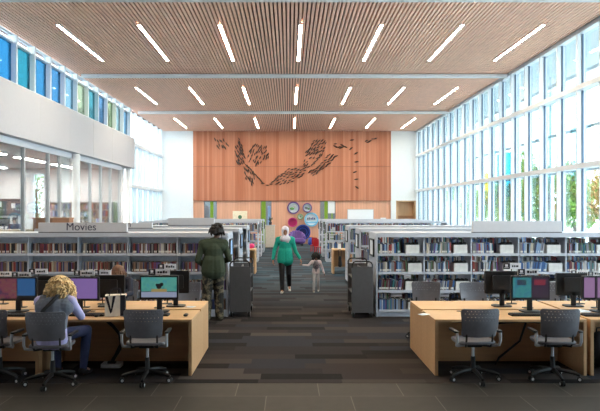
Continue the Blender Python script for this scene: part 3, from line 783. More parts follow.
def book_obj(kind, colour, w, h, d, lab):
    key = (kind, colour, round(w, 4), round(h, 3), lab)
    if key not in book_meshes:
        mb = MB(); add_book(mb, -w / 2, 0, 0, w, h, d, BM[colour], None, lab); book_meshes[key] = mb.mesh(kind)
    o = bpy.data.objects.new(kind, book_meshes[key]); COL.objects.link(o); return o
LX = [-5.98, -5.02, -4.06, -3.105, -2.15, -1.2]
RX = [1.7, 2.6, 3.51, 4.42, 5.33, 6.24]
ROWS = [11.5, 14.15, 16.8]; DEP = 1.0
def bays(x0, x1, n): return [x0 + (x1 - x0) * k / n for k in range(n + 1)]
nth = ['front', 'second', 'third']
for i, y in enumerate(ROWS):
    bookcase(LX[0], LX[-1], y, DEP, LX, ['long white bookcase of film cases behind the left desks', 'white bookcase second back on the left of the aisle', 'white bookcase third back on the left of the aisle'][i], 1, True, sheet_b)
    bookcase(RX[0], RX[-1], y, DEP, RX, ['long white bookcase of books behind the right desks', 'white bookcase second back on the right of the aisle', 'white bookcase third back on the right of the aisle'][i], -1, False, sheet_w)
FAR = [23.6, 26.3, 29.0]
for i, y in enumerate(FAR):
    bookcase(-5.9, -1.25, y, .9, bays(-5.9, -1.25, 5), ['white bookcase in the far left block, nearest the camera', 'white bookcase in the far left block, middle of three', 'white bookcase in the far left block, nearest the wood wall'][i], 1)
    bookcase(1.5, 6.2, y, .9, bays(1.5, 6.2, 5), ['white bookcase in the far right block, nearest the camera', 'white bookcase in the far right block, middle of three', 'white bookcase in the far right block, nearest the wood wall'][i], -1)

tiers = ['top shelf', 'second shelf', 'third shelf', 'bottom shelf']
rb = random.Random(3)
stuff = MB(); dstuff = MB()
W_R = ['navy', 'blue', 'pale blue', 'pale blue', 'white', 'white', 'cream', 'red', 'maroon', 'brown', 'black', 'grey', 'grey', 'green', 'teal', 'grey', 'purple', 'blue', 'navy', 'black']
W_L = ['black', 'black', 'maroon', 'brown', 'cream', 'grey', 'red', 'tan', 'purple', 'grey', 'navy', 'black', 'grey', 'maroon', 'tan', 'brown', 'white', 'navy', 'purple', 'black']
widths = [.014, .018, .021, .024, .028, .034]; heights = [.175, .19, .2, .215]
# film cases on the front left bookcase
Y0 = ROWS[0]; n_ind = 0
bname = ['fifth', 'fourth', 'third', 'second', 'first']
be_m = mat('bookend_blue', (176, 192, 214), .5)
for ti, z in enumerate(TZ):
    for bi in range(4, -1, -1):
        a, c = LX[bi] + .03, LX[bi + 1] - .03
        # a pale bookend at the left end of each bay
        if ti < 3:
            o = thing('bookend', f'pale blue bookend, {tiers[ti]}, {bname[bi]} bay from aisle, left-hand front bookcase', 'bookend', (a + .02, Y0 + .05, z + .004), 0, 'bookends of the left front bookcase')
            MB().box(-.02, .015, 0, .14, 0, .006).build('foot', be_m, o); MB().box(-.02, -.008, 0, .14, .006, .2).build('plate', be_m, o)
        x = c; k = 0
        while True:
            w = rb.choice(widths[:5]); col = rb.choice(W_L); h = rb.choice([.188, .192, .196, .2])
            if x - w < a + .045: break
            k += 1
            if rb.random() < .04: x -= .02
            if ti < 2 and n_ind < 300:
                n_ind += 1
                o = book_obj('film_case', col, w, h, .135, rb.random() < .5); o.location = (x - w / 2, Y0 + .03 + rb.uniform(0, .012), z + .004)
                tag(o, f'{col} film case, {ordn(k)} from right, {tiers[ti]}, {bname[bi]} bay from aisle, left-hand front bookcase', 'film case', 'film cases on the left front bookcase')
            else: add_book(dstuff, x - w, Y0 + .03 + rb.uniform(0, .012), z + .004, w, h, .135, BM[col], None, False)
            x -= w + .001
# books and white bins on the front right bookcase
binp = None; n_ind = 0; bayn = ['first', 'second', 'third', 'fourth', 'fifth']
bin_m = mat('bin_white', (216, 214, 212), .5)
for ti, z in enumerate(TZ):
    for bi in range(5):
        a, c = RX[bi] + .02, RX[bi + 1] - .02
        bw = rb.uniform(.24, .29); bx = c - bw - .02 - rb.uniform(0, .06)
        lab = f'white bin with black inserts, {tiers[ti]}, {bayn[bi]} bay of right-hand front bookcase'
        loc = (bx, Y0 + .03, z + .004)
        if binp is None:
            binp = thing('display_bin', lab, 'bin', loc, 0, 'white bins on the right front bookcase')
            b = MB(); W_ = .26; b.box(0, W_, 0, .008, 0, .17); b.box(0, W_, .19, .198, 0, .17); b.box(0, .008, .008, .19, 0, .17); b.box(W_ - .008, W_, .008, .19, 0, .17); b.box(.008, W_ - .008, .008, .19, 0, .006); b.build('box', bin_m, binp)
            b = MB()
            for q in range(9): b.rbox(.015 + q * .026, .035 + q * .026, .02, .18, .008, .19 + .012 * (q % 3), .03, 3, 'X')
            b.build('insert', black_plastic, binp); btree = [(c_, []) for c_ in kids(binp)]
        else: dup(binp, loc, 0, lab, None, btree)
        x = a + .01; k = 0; lean = 0
        run_end = bx - .015
        if rb.random() < .3: run_end -= .08
        while True:
            w = rb.choice(widths); col = rb.choice(W_R); h = rb.choice(heights)
            if ti == 1 and bi == 3: col = rb.choice(['blue', 'blue', 'pale blue', 'navy', 'blue', 'white'])
            if rb.random() < .10: lean = rb.choice([0, .09, .14, -.06])
            ex = abs(math.sin(lean)) * h * 1.0
            if x + w + ex > run_end: break
            k += 1
            zz = z + .004 + (math.sin(abs(lean)) * w if lean else 0)
            xx = x + (0 if lean >= 0 else ex)
            if ti < 3 and n_ind < 300:
                n_ind += 1
                o = book_obj('book', col, w, h, .15, rb.random() < .7)
                o.location = (xx + w / 2, Y0 + .03 + rb.uniform(0, .02), zz); o.rotation_euler = (0, lean, 0)
                if lean: o.location.z = z + .004 + abs(math.sin(lean)) * w / 2
                tag(o, f'{col} book, {ordn(k)} from left, {tiers[ti]}, {bayn[bi]} bay of right-hand front bookcase', 'book', 'books on the right front bookcase')
            else: add_book(stuff, x, Y0 + .03, z + .004, w, h, .15, BM[col], None, False)
            x += w + .0015 + (abs(math.sin(lean)) * .004)
        if lean: lean = 0
def fill(mb, x0, x1, y, z, hmin, hmax, dep=.16, pal=W_R, gap=.12, wf=1.0):
    x = x0
    while x < x1 - .06:
        if rb.random() < gap * .12: x += rb.uniform(.1, .25); continue
        w = rb.choice(widths) * wf
        add_book(mb, x, y, z, w, rb.uniform(hmin, hmax), dep, BM[rb.choice(pal)], None, False); x += w + .002
# backs of the front right bookcase and the rows behind
for ti, z in enumerate(TZ):
    for bi in range(5): fill(stuff, RX[bi] + .03, RX[bi + 1] - .03, Y0 + .23, z + .004, .25, .30, .18, W_R + ['white', 'tan', 'cream', 'pale blue'], .3)
for r in (1, 2):
    for ti, z in enumerate(TZ[:2]):
        for bi in range(5):
            fill(stuff, RX[bi] + .03, RX[bi + 1] - .03, ROWS[r] + .03, z + .004, .2, .3, .18, W_R, .4)
            fill(stuff, LX[bi] + .03, LX[bi + 1] - .03, ROWS[r] + .03, z + .004, .2, .3, .18, W_L, .4)
for r, y in enumerate(FAR):
    for ti, z in enumerate(TZ[:4] if r == 0 else TZ[:1]):
        for bx in (bays(-5.9, -1.25, 5), bays(1.5, 6.2, 5)):
            for a, c in zip(bx[:-1], bx[1:]): fill(stuff, a + .03, c - .03, y + .03, z + .004, .2, .3, .18, W_R + ['black', 'black', 'grey'], .5, 1.4)
for t, x0, x1, D in RS:
    for k in range(3, 7): fill(stuff, x0 + .05, x1 - .05, D + .05, .108 + k * .33, .18, .27, .18, W_R, .5, 1.5)
tag(stuff.build('books'), 'remaining books packed on the other bookcases and lower shelves', 'books', None, 'stuff')
tag(dstuff.build('film_cases'), 'remaining film cases on the lower shelves of the left front bookcase', 'film cases', None, 'stuff')

# signs on top of the bookcases
sign_m = mat('sign_face', (204, 202, 208), .5, vary=.02); ink = mat('sign_ink', (60, 58, 84), .6)
def header(px0, px1, pz0, pz1, D, label, y0=None):
    x0, x1 = X(px0, D), X(px1, D); w = (x1 - x0) / 2; z0 = CT1 + .006
    t = thing('shelf_sign', label, 'sign', ((x0 + x1) / 2, D, z0), 0, 'long signs on top of the bookcases')
    zt = Z(pz0, D) - z0
    MB().box(-w, w, 0, .09, .024, zt).build('panel', sign_m, t); MB().box(-w + .0, w, .0, .11, .0, .024).build('base', mat('sign_base', (84, 82, 90), .5), t)
    return t, w, zt
t, w, zt = header(38.3, 126.7, 222.7, 233, 11.49, 'long pale sign reading Movies on the left front bookcase')
text('lettering', 'Movies', .205, ink, t, (X(81.2, 11.49) - t.location.x, -.002, .055))
t, w, zt = header(90, 152, 223, 230, 14.14, 'pale sign half hidden behind the Movies sign')
text('lettering', 'n', .19, ink, t, (X(128.6, 14.1) - t.location.x, -.002, .045))
t, w, zt = header(168, 214, 217.9, 226, 16.79, 'blank pale sign on the third bookcase at left')
t, w, zt = header(473, 562, 221, 232.7, 11.49, 'long blank white sign on the right front bookcase')

# ------------------------------------------------------------------ book trolleys at the aisle ends
def trolley(label, x, y, rz=0):
    t = thing('book_trolley', label, 'trolley', (x, y, 0.004), rz, 'grey book trolleys at the aisle ends')
    w = .2; L_ = .8
    for yy in (0, L_): MB().rbox(-w, w, yy, yy + .025, .1, .97, .03, 3, 'Y').build('end_panel', trolley_grey, t)
    for yy in (.012, L_ + .012):
        p = [(-w + .01, yy, .95), (-w + .01, yy, 1.01), (-w + .03, yy, 1.05), (-w + .07, yy, 1.07), (w - .07, yy, 1.07), (w - .03, yy, 1.05), (w - .01, yy, 1.01), (w - .01, yy, .95)]
        MB().tube(p, .014, 8).build('handle', black_plastic, t, True)
    for z in (.16, .45, .74):
        b = MB(); b.box(-w + .01, w - .01, .025, L_, z, z + .02); b.box(-.01, .01, .025, L_, z + .02, z + .2); b.build('shelf', trolley_grey, t)
    for sx in (-1, 1):
        for yy in (.06, L_ - .04):
            c = MB(); c.cyl((sx * (w - .03) - .02, yy, .055), (sx * (w - .03) + .02, yy, .055), .055, .055, 16); cw = c.build('caster', black_plastic, t, True)
            MB().box(sx * (w - .03) - .028, sx * (w - .03) + .028, yy - .02, yy + .02, .07, .13).build('fork', grey_metal, cw)
    return t
trolley('dark grey book trolley beside the standing man, left of the aisle', X(240, 11.45), 11.45, .0)
trolley('dark grey book trolley against the right front bookcase end', X(362.4, 11.35), 11.35, .0)
# wooden catalogue tables further down the aisle
def cat_table(label, x0, x1, y, dep=.7):
    t = thing('study_table', label, 'table', ((x0 + x1) / 2, y, 0.004)); w = (x1 - x0) / 2
    MB().box(-w, w, 0, dep, .74, .78).build('tabletop', desk_wood, t)
    for a in (-w, w - .05): MB().box(a, a + .05, .02, dep - .02, 0, .74).build('side_panel', panel_wood, t)
    MB().box(-w + .05, w - .05, dep * .5, dep * .5 + .02, .2, .74).build('modesty_panel', panel_wood, t)
    return t
cat_table('wooden study table at left of the aisle past the trolley', X(236, 19.3), X(255.5, 19.3), 19.2)
cat_table('wooden study table at right of the aisle past the trolley', X(332.6, 19.3), X(352, 19.3), 19.2)
b = MB(); b.caps((-.1, 0, .09), .09, (.1, 0, .1), .08); o = flesh(b, 'pink_bag', mat('hot_pink', (222, 60, 120), .6), None, .015, 3); o.location = (X(249, 19.4), 19.45, .785); tag(o, 'bright pink bag on the left study table', 'bag')
t = thing('leaflet_holder', 'small white leaflet holder standing on the right study table', 'holder', (X(339.5, 19.4), 19.4, .784)); MB().box(-.06, .06, -.05, .06, 0, .012).build('base', white_metal, t); MB().box(-.05, .05, .0, .02, .012, .18).build('leaflet', white_paint, t)
b = MB(); b.caps((0, 0, .1), .07, (0, 0, .34), .05, (0, 1, 0), .5); o = flesh(b, 'black_bag', black_plastic, None, .012, 2); o.location = (X(340, 19.1), 19.1, .2); tag(o, 'black bag hanging on the front of the right study table', 'bag')
MB().tube([(-.04, 0, .36), (-.04, .03, .56), (-.03, .1, .59), (.03, .1, .59), (.04, .03, .56), (.04, 0, .36)], .01, 6).build('strap', black_plastic, o, True)
t = thing('low_cabinet', 'pale low cabinet at the far end of left bookcases', 'cabinet', (X(270, 32), 32.0, 0.004)); MB().box(-.25, .25, 0, .5, .05, 1.2).build('body', mat('pale_cabinet', (216, 202, 188), .6), t); MB().box(-.27, .27, -.02, .52, 1.2, 1.24).build('top', light_grey, t); MB().box(-.22, .22, .03, .47, 0, .05).build('plinth', dark_plastic, t)
t = thing('potted_plant', 'small dark plant on the pale low cabinet', 'plant', (X(270.2, 32), 32.2, 1.25)); MB().cyl((0, 0, 0), (0, 0, .15), .07, .09, 14).build('pot', dark_plastic, t)
b = MB(); rp = random.Random(4)
for k in range(16):
    a = k * 2.4; b.tube([(0, 0, .15), (.06 * math.cos(a), .06 * math.sin(a), .3), (.16 * math.cos(a), .16 * math.sin(a), .38 + rp.uniform(-.1, .1))], [.012, .02, .003], 5)
b.build('leaves', mat('dark_leaf', (52, 66, 44), .6), t)

# ------------------------------------------------------------------ computer desks
DH = .70; DY0, DY1 = 7.4, 8.92
def desk(x0, x1, label, left_panel=True):
    t = thing('computer_desk', label, 'desk', (x0, DY0, 0)); W = x1 - x0; Dp = DY1 - DY0
    for nm, a, c in (('tabletop', 0, .70), ('tabletop', .78, Dp)):
        MB().box(0, W, a, c, DH - .032, DH).build(nm, desk_wood, t, bevel=.003)
    MB().box(.04, W - .04, .70, .78, DH - .09, DH - .045).build('cable_tray', dark_plastic, t)
    for a in (0, W - .04): MB().box(a, a + .04, 0.0, Dp, .006, DH - .032).build('side_panel', panel_wood, t, bevel=.002)
    MB().box(.04, W - .04, .72, .745, .006, DH - .09).build('modesty_panel', panel_wood, t)
    for xx in (W * .25, W * .75):
        b = MB(); b.cyl((xx, .6, DH), (xx, .6, DH + .004), .035, .035, 18); b.build('grommet', black_plastic, t)
    return t
desk(-3.085, -1.2, 'wooden computer desk on the left with the tote bag and right monitor')
desk(-5.0, -3.09, 'wooden computer desk cut by the left edge of the photo')
desk(1.8, 3.675, 'wooden computer desk on the right with two empty chairs')
desk(3.72, 5.6, 'wooden computer desk cut by the right edge of the photo')

def screen_mat(name, fn):
    m = bpy.data.materials.new(name); m.use_nodes = True
    nt, N, L, b = nodes(m); b.inputs['Base Color'].default_value = (.01, .01, .01, 1); b.inputs['Roughness'].default_value = .3
    fn(N, L, b); return m
def emit_solid(c, s=1.0, noise=None):
    def fn(N, L, b):
        b.inputs['Emission Strength'].default_value = s * .25
        if noise:
            tc = N.new('ShaderNodeTexCoord'); v = N.new('ShaderNodeTexNoise'); v.inputs['Scale'].default_value = noise[1]; L.new(tc.outputs['Object'], v.inputs['Vector'])
            r = N.new('ShaderNodeValToRGB'); els = r.color_ramp.elements
            cs = noise[0]
            for i, q in enumerate(cs):
                e = els[0] if i == 0 else (els[1] if i == 1 else els.new(.5)); e.position = .3 + .4 * i / (len(cs) - 1); e.color = lin(q)
            L.new(v.outputs['Fac'], r.inputs['Fac']); L.new(r.outputs['Color'], b.inputs['Emission Color'])
        else: b.inputs['Emission Color'].default_value = lin(c)
    return fn
sc_art = screen_mat('screen_art', emit_solid(None, .5, ([(40, 50, 90), (150, 70, 100), (60, 140, 160), (150, 110, 90)], 22)))
sc_blue = screen_mat('screen_blue', emit_solid((52, 98, 150), .75))
sc_purple = screen_mat('screen_purple', emit_solid((132, 104, 168), .85))
sc_teal = screen_mat('screen_teal', emit_solid(None, .8, ([(60, 140, 140), (90, 165, 150), (70, 150, 160)], 14)))
sc_pale = screen_mat('screen_pale', emit_solid((150, 160, 186), .8))
sc_dark = screen_mat('screen_dark', emit_solid((30, 30, 34), .7))
sc_sand = screen_mat('screen_sand', emit_solid((176, 150, 90), .7))
sc_tealblue = screen_mat('screen_tealblue', emit_solid(None, .75, ([(40, 120, 140), (70, 150, 150), (50, 110, 150)], 9)))
sc_plum = screen_mat('screen_plum', emit_solid((62, 46, 66), .8)); sc_rose = screen_mat('screen_rose', emit_solid((150, 116, 158), .9)); sc_red = screen_mat('screen_red', emit_solid((150, 66, 80), .7))
def monitor(px, label, rects, rear=False, D=7.98, wpx=38.5, ztop=None, rz=0.0, top=275.7, z_h=.315):
    """rects: (u0,u1,v0,v1,mat) on the screen"""
    w = wpx * 7.95 / F / 2; zt = Z(top, D) - DH
    t = thing('monitor', label, 'monitor', (X(px, D), D, DH + .001), (PI if rear else 0) + rz, 'monitors on the computer desks')
    zb = zt - z_h
    MB().rbox(-w, w, -.018, .03, zb, zt, .012, 3, 'Y').build('housing', black_plastic, t)
    MB().rbox(-w * .6, w * .6, .03, .055, zb + .06, zt - .06, .02, 3, 'Y').build('rear_cover', dark_plastic, t)
    iw, z0, z1 = w - .02, zb + .03, zt - .02
    sp = MB().box(-iw, iw, -.0205, -.018, z0, z1).build('screen', sc_dark, t)
    for u0, u1, v0, v1, m in rects:
        if m == 'blob':
            b = MB(); cx = -iw + u0 * 2 * iw; cz = z0 + v0 * (z1 - z0); b.disc((cx, 0, cz), .035, -.0225, -.021, 20, sc_dark); b.disc((cx + .035, 0, cz + .025), .025, -.0225, -.021, 16, sc_dark); b.disc((cx - .03, 0, cz + .02), .016, -.0225, -.021, 14, sc_dark); b.build('picture', None, sp)
        else: MB().box(-iw + u0 * 2 * iw, -iw + u1 * 2 * iw, -.0215, -.0205, z0 + v0 * (z1 - z0), z0 + v1 * (z1 - z0)).build('picture', m, sp)
    b = MB(); b.rbox(-.035, .035, .0, .03, .01, zb + .08, .01, 3, 'Z'); b.build('neck', black_plastic, t)
    MB().rbox(-.13, .13, -.1, .1, 0, .014, .06, 6, 'Z').build('base', black_plastic, t)
    return t
monitor(18, 'monitor at far left with colourful art beside a blue window', [(0, .48, .0, 1, sc_art), (.5, 1, .15, 1, sc_blue)], top=277)
monitor(80, 'monitor with a plain purple screen right of the seated woman', [(0, 1, 0, 1, sc_purple)], top=277)
monitor(159.3, 'monitor with a teal picture screen on the left desk end', [(0, 1, .3, 1, sc_teal), (0, 1, 0, .27, sc_pale), (.28, .72, .27, .42, sc_sand), (.5, .5, .55, 0, 'blob')])
monitor(530, 'monitor with half teal half plum screen on the right desk', [(0, .52, 0, 1, sc_tealblue), (.54, 1, 0, 1, sc_plum), (.12, .38, .62, .9, sc_plum), (.6, .92, .62, .9, sc_red)], top=276)
monitor(601, 'monitor with a pink striped screen at the right edge', [(0, .3, 0, 1, sc_rose), (.32, .37, 0, 1, sc_plum), (.38, 1, 0, 1, sc_rose)], top=276)
for px, lab, tp in ((108, 'black back of a monitor behind the tote bag', 275), (176, 'black back of a monitor behind the teal picture screen', 270.5), (46, 'black back of a monitor behind the curly haired woman', 276),
                (501.5, 'black back of a monitor left of the half teal screen', 271), (573, 'black back of a monitor left of the pink striped screen', 273)):
    monitor(px, lab, [(0, 1, 0, 1, sc_pale)], True, 8.42, 28 if px in (176, 46) else 36, top=tp)

# station signs
icon_m = mat('icon_black', (30, 30, 38), .5); sgn = mat('station_white', (238, 236, 238), .5)
def station(px0, px1, py0, py1, D, label):
    x0, x1 = X(px0, D), X(px1, D); w = (x1 - x0) / 2; zt = Z(py0, D); zb = Z(py1, D)
    t = thing('station_sign', label, 'sign', ((x0 + x1) / 2, D, DH - .04 if 8.1 < D < 8.18 else DH + .001), 0, 'small station signs above the monitors'); o = t.location.z
    h = zt - zb
    MB().box(-w, w, 0, .012, zb - o, zt - o).build('plate', sgn, t)
    MB().box(-w, -w + h * 1.15, -.003, 0, zb - o, zt - o).build('icon_square', icon_m, t)
    b = MB(); b.box(-w + h * .35, -w + h * .8, -.005, -.003, zb - o + h * .4, zb - o + h * .8); b.box(-w + h * .25, -w + h * .9, -.005, -.003, zb - o + h * .2, zb - o + h * .28); b.build('icon', sgn, t)
    b = MB(); rr = random.Random(int(px0)); xx = -w + h * 1.5
    while xx < w - h * .5:
        ww = rr.uniform(.2, .4) * h; b.box(xx, xx + ww, -.002, 0, zb - o + h * .32, zb - o + h * (.62 if rr.random() < .7 else .74)); xx += ww + .1 * h
    b.build('lettering', icon_m, t)
    MB().cyl((0, .02, 0), (0, .02, zt - o - .01), .008, .008, 8).build('post', dark_plastic, t); MB().rbox(-.07, .07, -.03, .07, 0, .008, .03, 4, 'Z').build('base', dark_plastic, t)
for a, c, y0, y1, D, lab in ((-6, 11, 271.6, 276.2, 8.6, 'small station sign at the left photo edge, behind the art screen'), (12, 30.5, 272.4, 277.4, 8.3, 'small station sign above the blue window of far left monitor'),
        (29, 47.5, 268.8, 274, 8.6, 'small station sign left of the curly head, the farther one'), (74, 94.5, 270.4, 275.6, 8.3, 'small station sign above the purple screen'), (93.5, 111, 270.2, 275.2, 8.6, 'small station sign left of the brown haired reader'),
        (148.5, 169.7, 269, 275, 8.25, 'small station sign just above the teal picture screen'), (158, 176, 264, 269.3, 8.62, 'small station sign behind and above the teal screen sign'),
        (503, 521, 263, 269, 8.62, 'small station sign above the black monitor back, right desk'), (518, 538.5, 269, 275, 8.25, 'small station sign just above the half teal screen'),
        (571, 589, 270.4, 275.2, 8.62, 'small station sign above the right black monitor back'), (588, 607, 271.5, 276, 8.25, 'small station sign above the pink striped screen')):
    station(a, c, y0, y1, D, lab)

# keyboards, mice, papers
def keyboard(px, D, label, rz=0):
    t = thing('keyboard', label, 'keyboard', (X(px, D), D, DH + .001), rz, 'keyboards on the desks')
    MB().rbox(-.22, .22, -.075, .075, 0, .02, .015, 3).build('case', black_plastic, t)
    b = MB()
    for r in range(5):
        for k in range(15): b.box(-.205 + k * .0275, -.183 + k * .0275, -.062 + r * .026, -.040 + r * .026, .02, .026)
    b.build('keys', dark_plastic, t)
def mouse(px, D, label):
    b = MB(); b.caps((0, -.025, .018), .03, (0, .025, .018), .028, (0, 0, 1), .6); o = b.build('mouse', black_plastic, None, True); o.location = (X(px, D), D, DH + .0015)
    tag(o, label, 'mouse', 'computer mice on the desks')
keyboard(16, 7.66, 'black keyboard before the far left monitor'); keyboard(88, 7.68, 'black keyboard before the purple screen'); keyboard(152, 7.68, 'black keyboard before the teal picture screen'); keyboard(527, 7.68, 'black keyboard before the half teal screen'); keyboard(600, 7.66, 'black keyboard at the right edge before the pink screen')
mouse(186, 7.62, 'black mouse near the right end of the left desk'); mouse(97, 7.58, 'black mouse between the woman and the tote bag'); mouse(556, 7.64, 'black mouse right of the half teal screen')
for px, D, lab, rz in ((563, 7.72, 'loose white papers on the right desk by the back of the chair', .3), (190, 8.35, 'white paper slips on the rear of the left desk end', -.4), (577, 8.0, 'white sheet between the two right monitors', .1), (424, 7.75, 'small white slip near the left end of right desk', .5)):
    t = thing('paper_sheets', lab, 'paper', (X(px, D), D, DH + .001), rz); s = .45 if px in (424, 190) else 1
    MB().box(-.15 * s, .15 * s, -.105 * s, .105 * s, 0, .002).build('sheet', sheet_w, t)
    b = MB(); b.box(-.12 * s, .16 * s, -.09 * s, .11 * s, .0022, .004, None, Matrix.Rotation(.25, 4, 'Z')); b.build('sheet', sheet_w, t)
# tote bag
t = thing('tote_bag', 'cream tote bag with black stripes standing on the left desk', 'bag', (X(114.5, 7.62), 7.66, DH + .001), .25)
cream = mat('tote_cream', (224, 216, 204), .8); tb = mat('tote_black', (34, 32, 44), .8)
def frus(x0, x1, y0, y1, h, k=.9):
    return [V((x0, y0, 0)), V((x1, y0, 0)), V((x1, y1, 0)), V((x0, y1, 0)), V((x0 * .96, y0 * k, h)), V((x1 * .96, y0 * k, h)), V((x1 * .96, y1 * k, h)), V((x0 * .96, y1 * k, h))]
fq = [(0, 1, 5, 4), (1, 2, 6, 5), (2, 3, 7, 6), (3, 0, 4, 7), (3, 2, 1, 0), (4, 5, 6, 7)]
MB().add(frus(-.13, .13, -.07, .07, .27), fq).build('body', cream, t, bevel=.006)
b = MB()
def q4(pts, d=-.004):
    vs = [V(p) for p in pts]; n = len(vs); o_ = [p + V((0, d, 0)) for p in vs]
    b.add(vs + o_, [tuple(range(n, 2 * n))] + [(i, n + i, n + (i + 1) % n, (i + 1) % n) for i in range(n)])
yf = lambda z: -.0705 + .007 * z / .27
q4([(-.125, yf(.26), .26), (-.09, yf(.26), .26), (-.045, yf(.06), .06), (-.06, yf(.04), .04)])
q4([(-.03, yf(.26), .26), (.005, yf(.26), .26), (-.04, yf(.06), .06), (-.06, yf(.04), .04)])
q4([(.06, yf(.27), .268), (.12, yf(.27), .268), (.125, yf(.0), .005), (.06, yf(0), .005)])
b.build('stripe', tb, t)
MB().box(.124, .131, -.066, .066, .003, .25).build('side_panel', tb, t)
for y in (-.06, .06): MB().tube([(-.07, y, .265), (-.06, y, .33), (0, y, .35), (.06, y, .33), (.07, y, .265)], .006, 6).build('handle', tb, t, True)
# floor power box with black cable hose
t = thing('floor_power_box', 'light grey floor power box under the left desk', 'power box', (X(111, 7.8), 7.85, .004)); MB().rbox(-.13, .13, -.09, .09, 0, .045, .03, 4).build('cover', light_grey, t); MB().box(-.05, .05, -.04, .02, .045, .07).build('outlet', dark_plastic, t)
b = MB(); x0 = X(111, 7.8)
b.tube([(x0, 7.82, .07), (x0 + .05, 7.83, .15), (x0 + .12, 7.84, .3), (x0 + .1, 7.86, .42), (x0, 7.9, .52), (x0 - .12, 7.95, .6), (x0 - .2, 8.0, .61)], .022, 10)
b.tube([(x0 + .02, 7.8, .07), (x0 + .14, 7.75, .25), (x0 + .15, 7.76, .45), (x0 + .35, 7.8, .56), (x0 + .8, 7.85, .6)], .012, 8)
tag(b.build('cable_hose', black_plastic, None, True), 'black cable hose rising from the floor box under left desk', 'cable')
b = MB(); b.tube([(1.9, 7.85, .62), (2.2, 7.8, .6), (2.6, 7.85, .56), (3.0, 7.8, .6), (3.3, 7.9, .57), (3.5, 7.9, .62)], .016, 8); b.tube([(3.1, 7.85, .58), (3.0, 7.8, .35), (2.75, 7.85, .12), (2.72, 7.9, .02)], .014, 8)
tag(b.build('desk_cables', black_plastic, None, True), 'black cables slung below the right computer desk', 'cable')
# backpack under the right desk
t = thing('backpack', 'black backpack on the floor under the desk at right edge', 'backpack', (X(600, 7.75), 7.75, 0.004), .3)
b = MB(); b.caps((0, 0, .16), .15, (0, .02, .36), .12, (0, 1, 0), .7); flesh(b, 'body', mat('backpack_black', (26, 27, 32), .8), t, .012, 3)
b = MB(); b.caps((0, -.1, .13), .09, (0, -.09, .22), .08, (0, 1, 0), .5); flesh(b, 'pocket', mat('backpack_grey', (48, 50, 56), .8), t, .012, 3)
MB().tube([(-.04, .02, .47), (-.03, .02, .52), (.03, .02, .52), (.04, .02, .47)], .01, 6).build('handle', black_plastic, t, True)

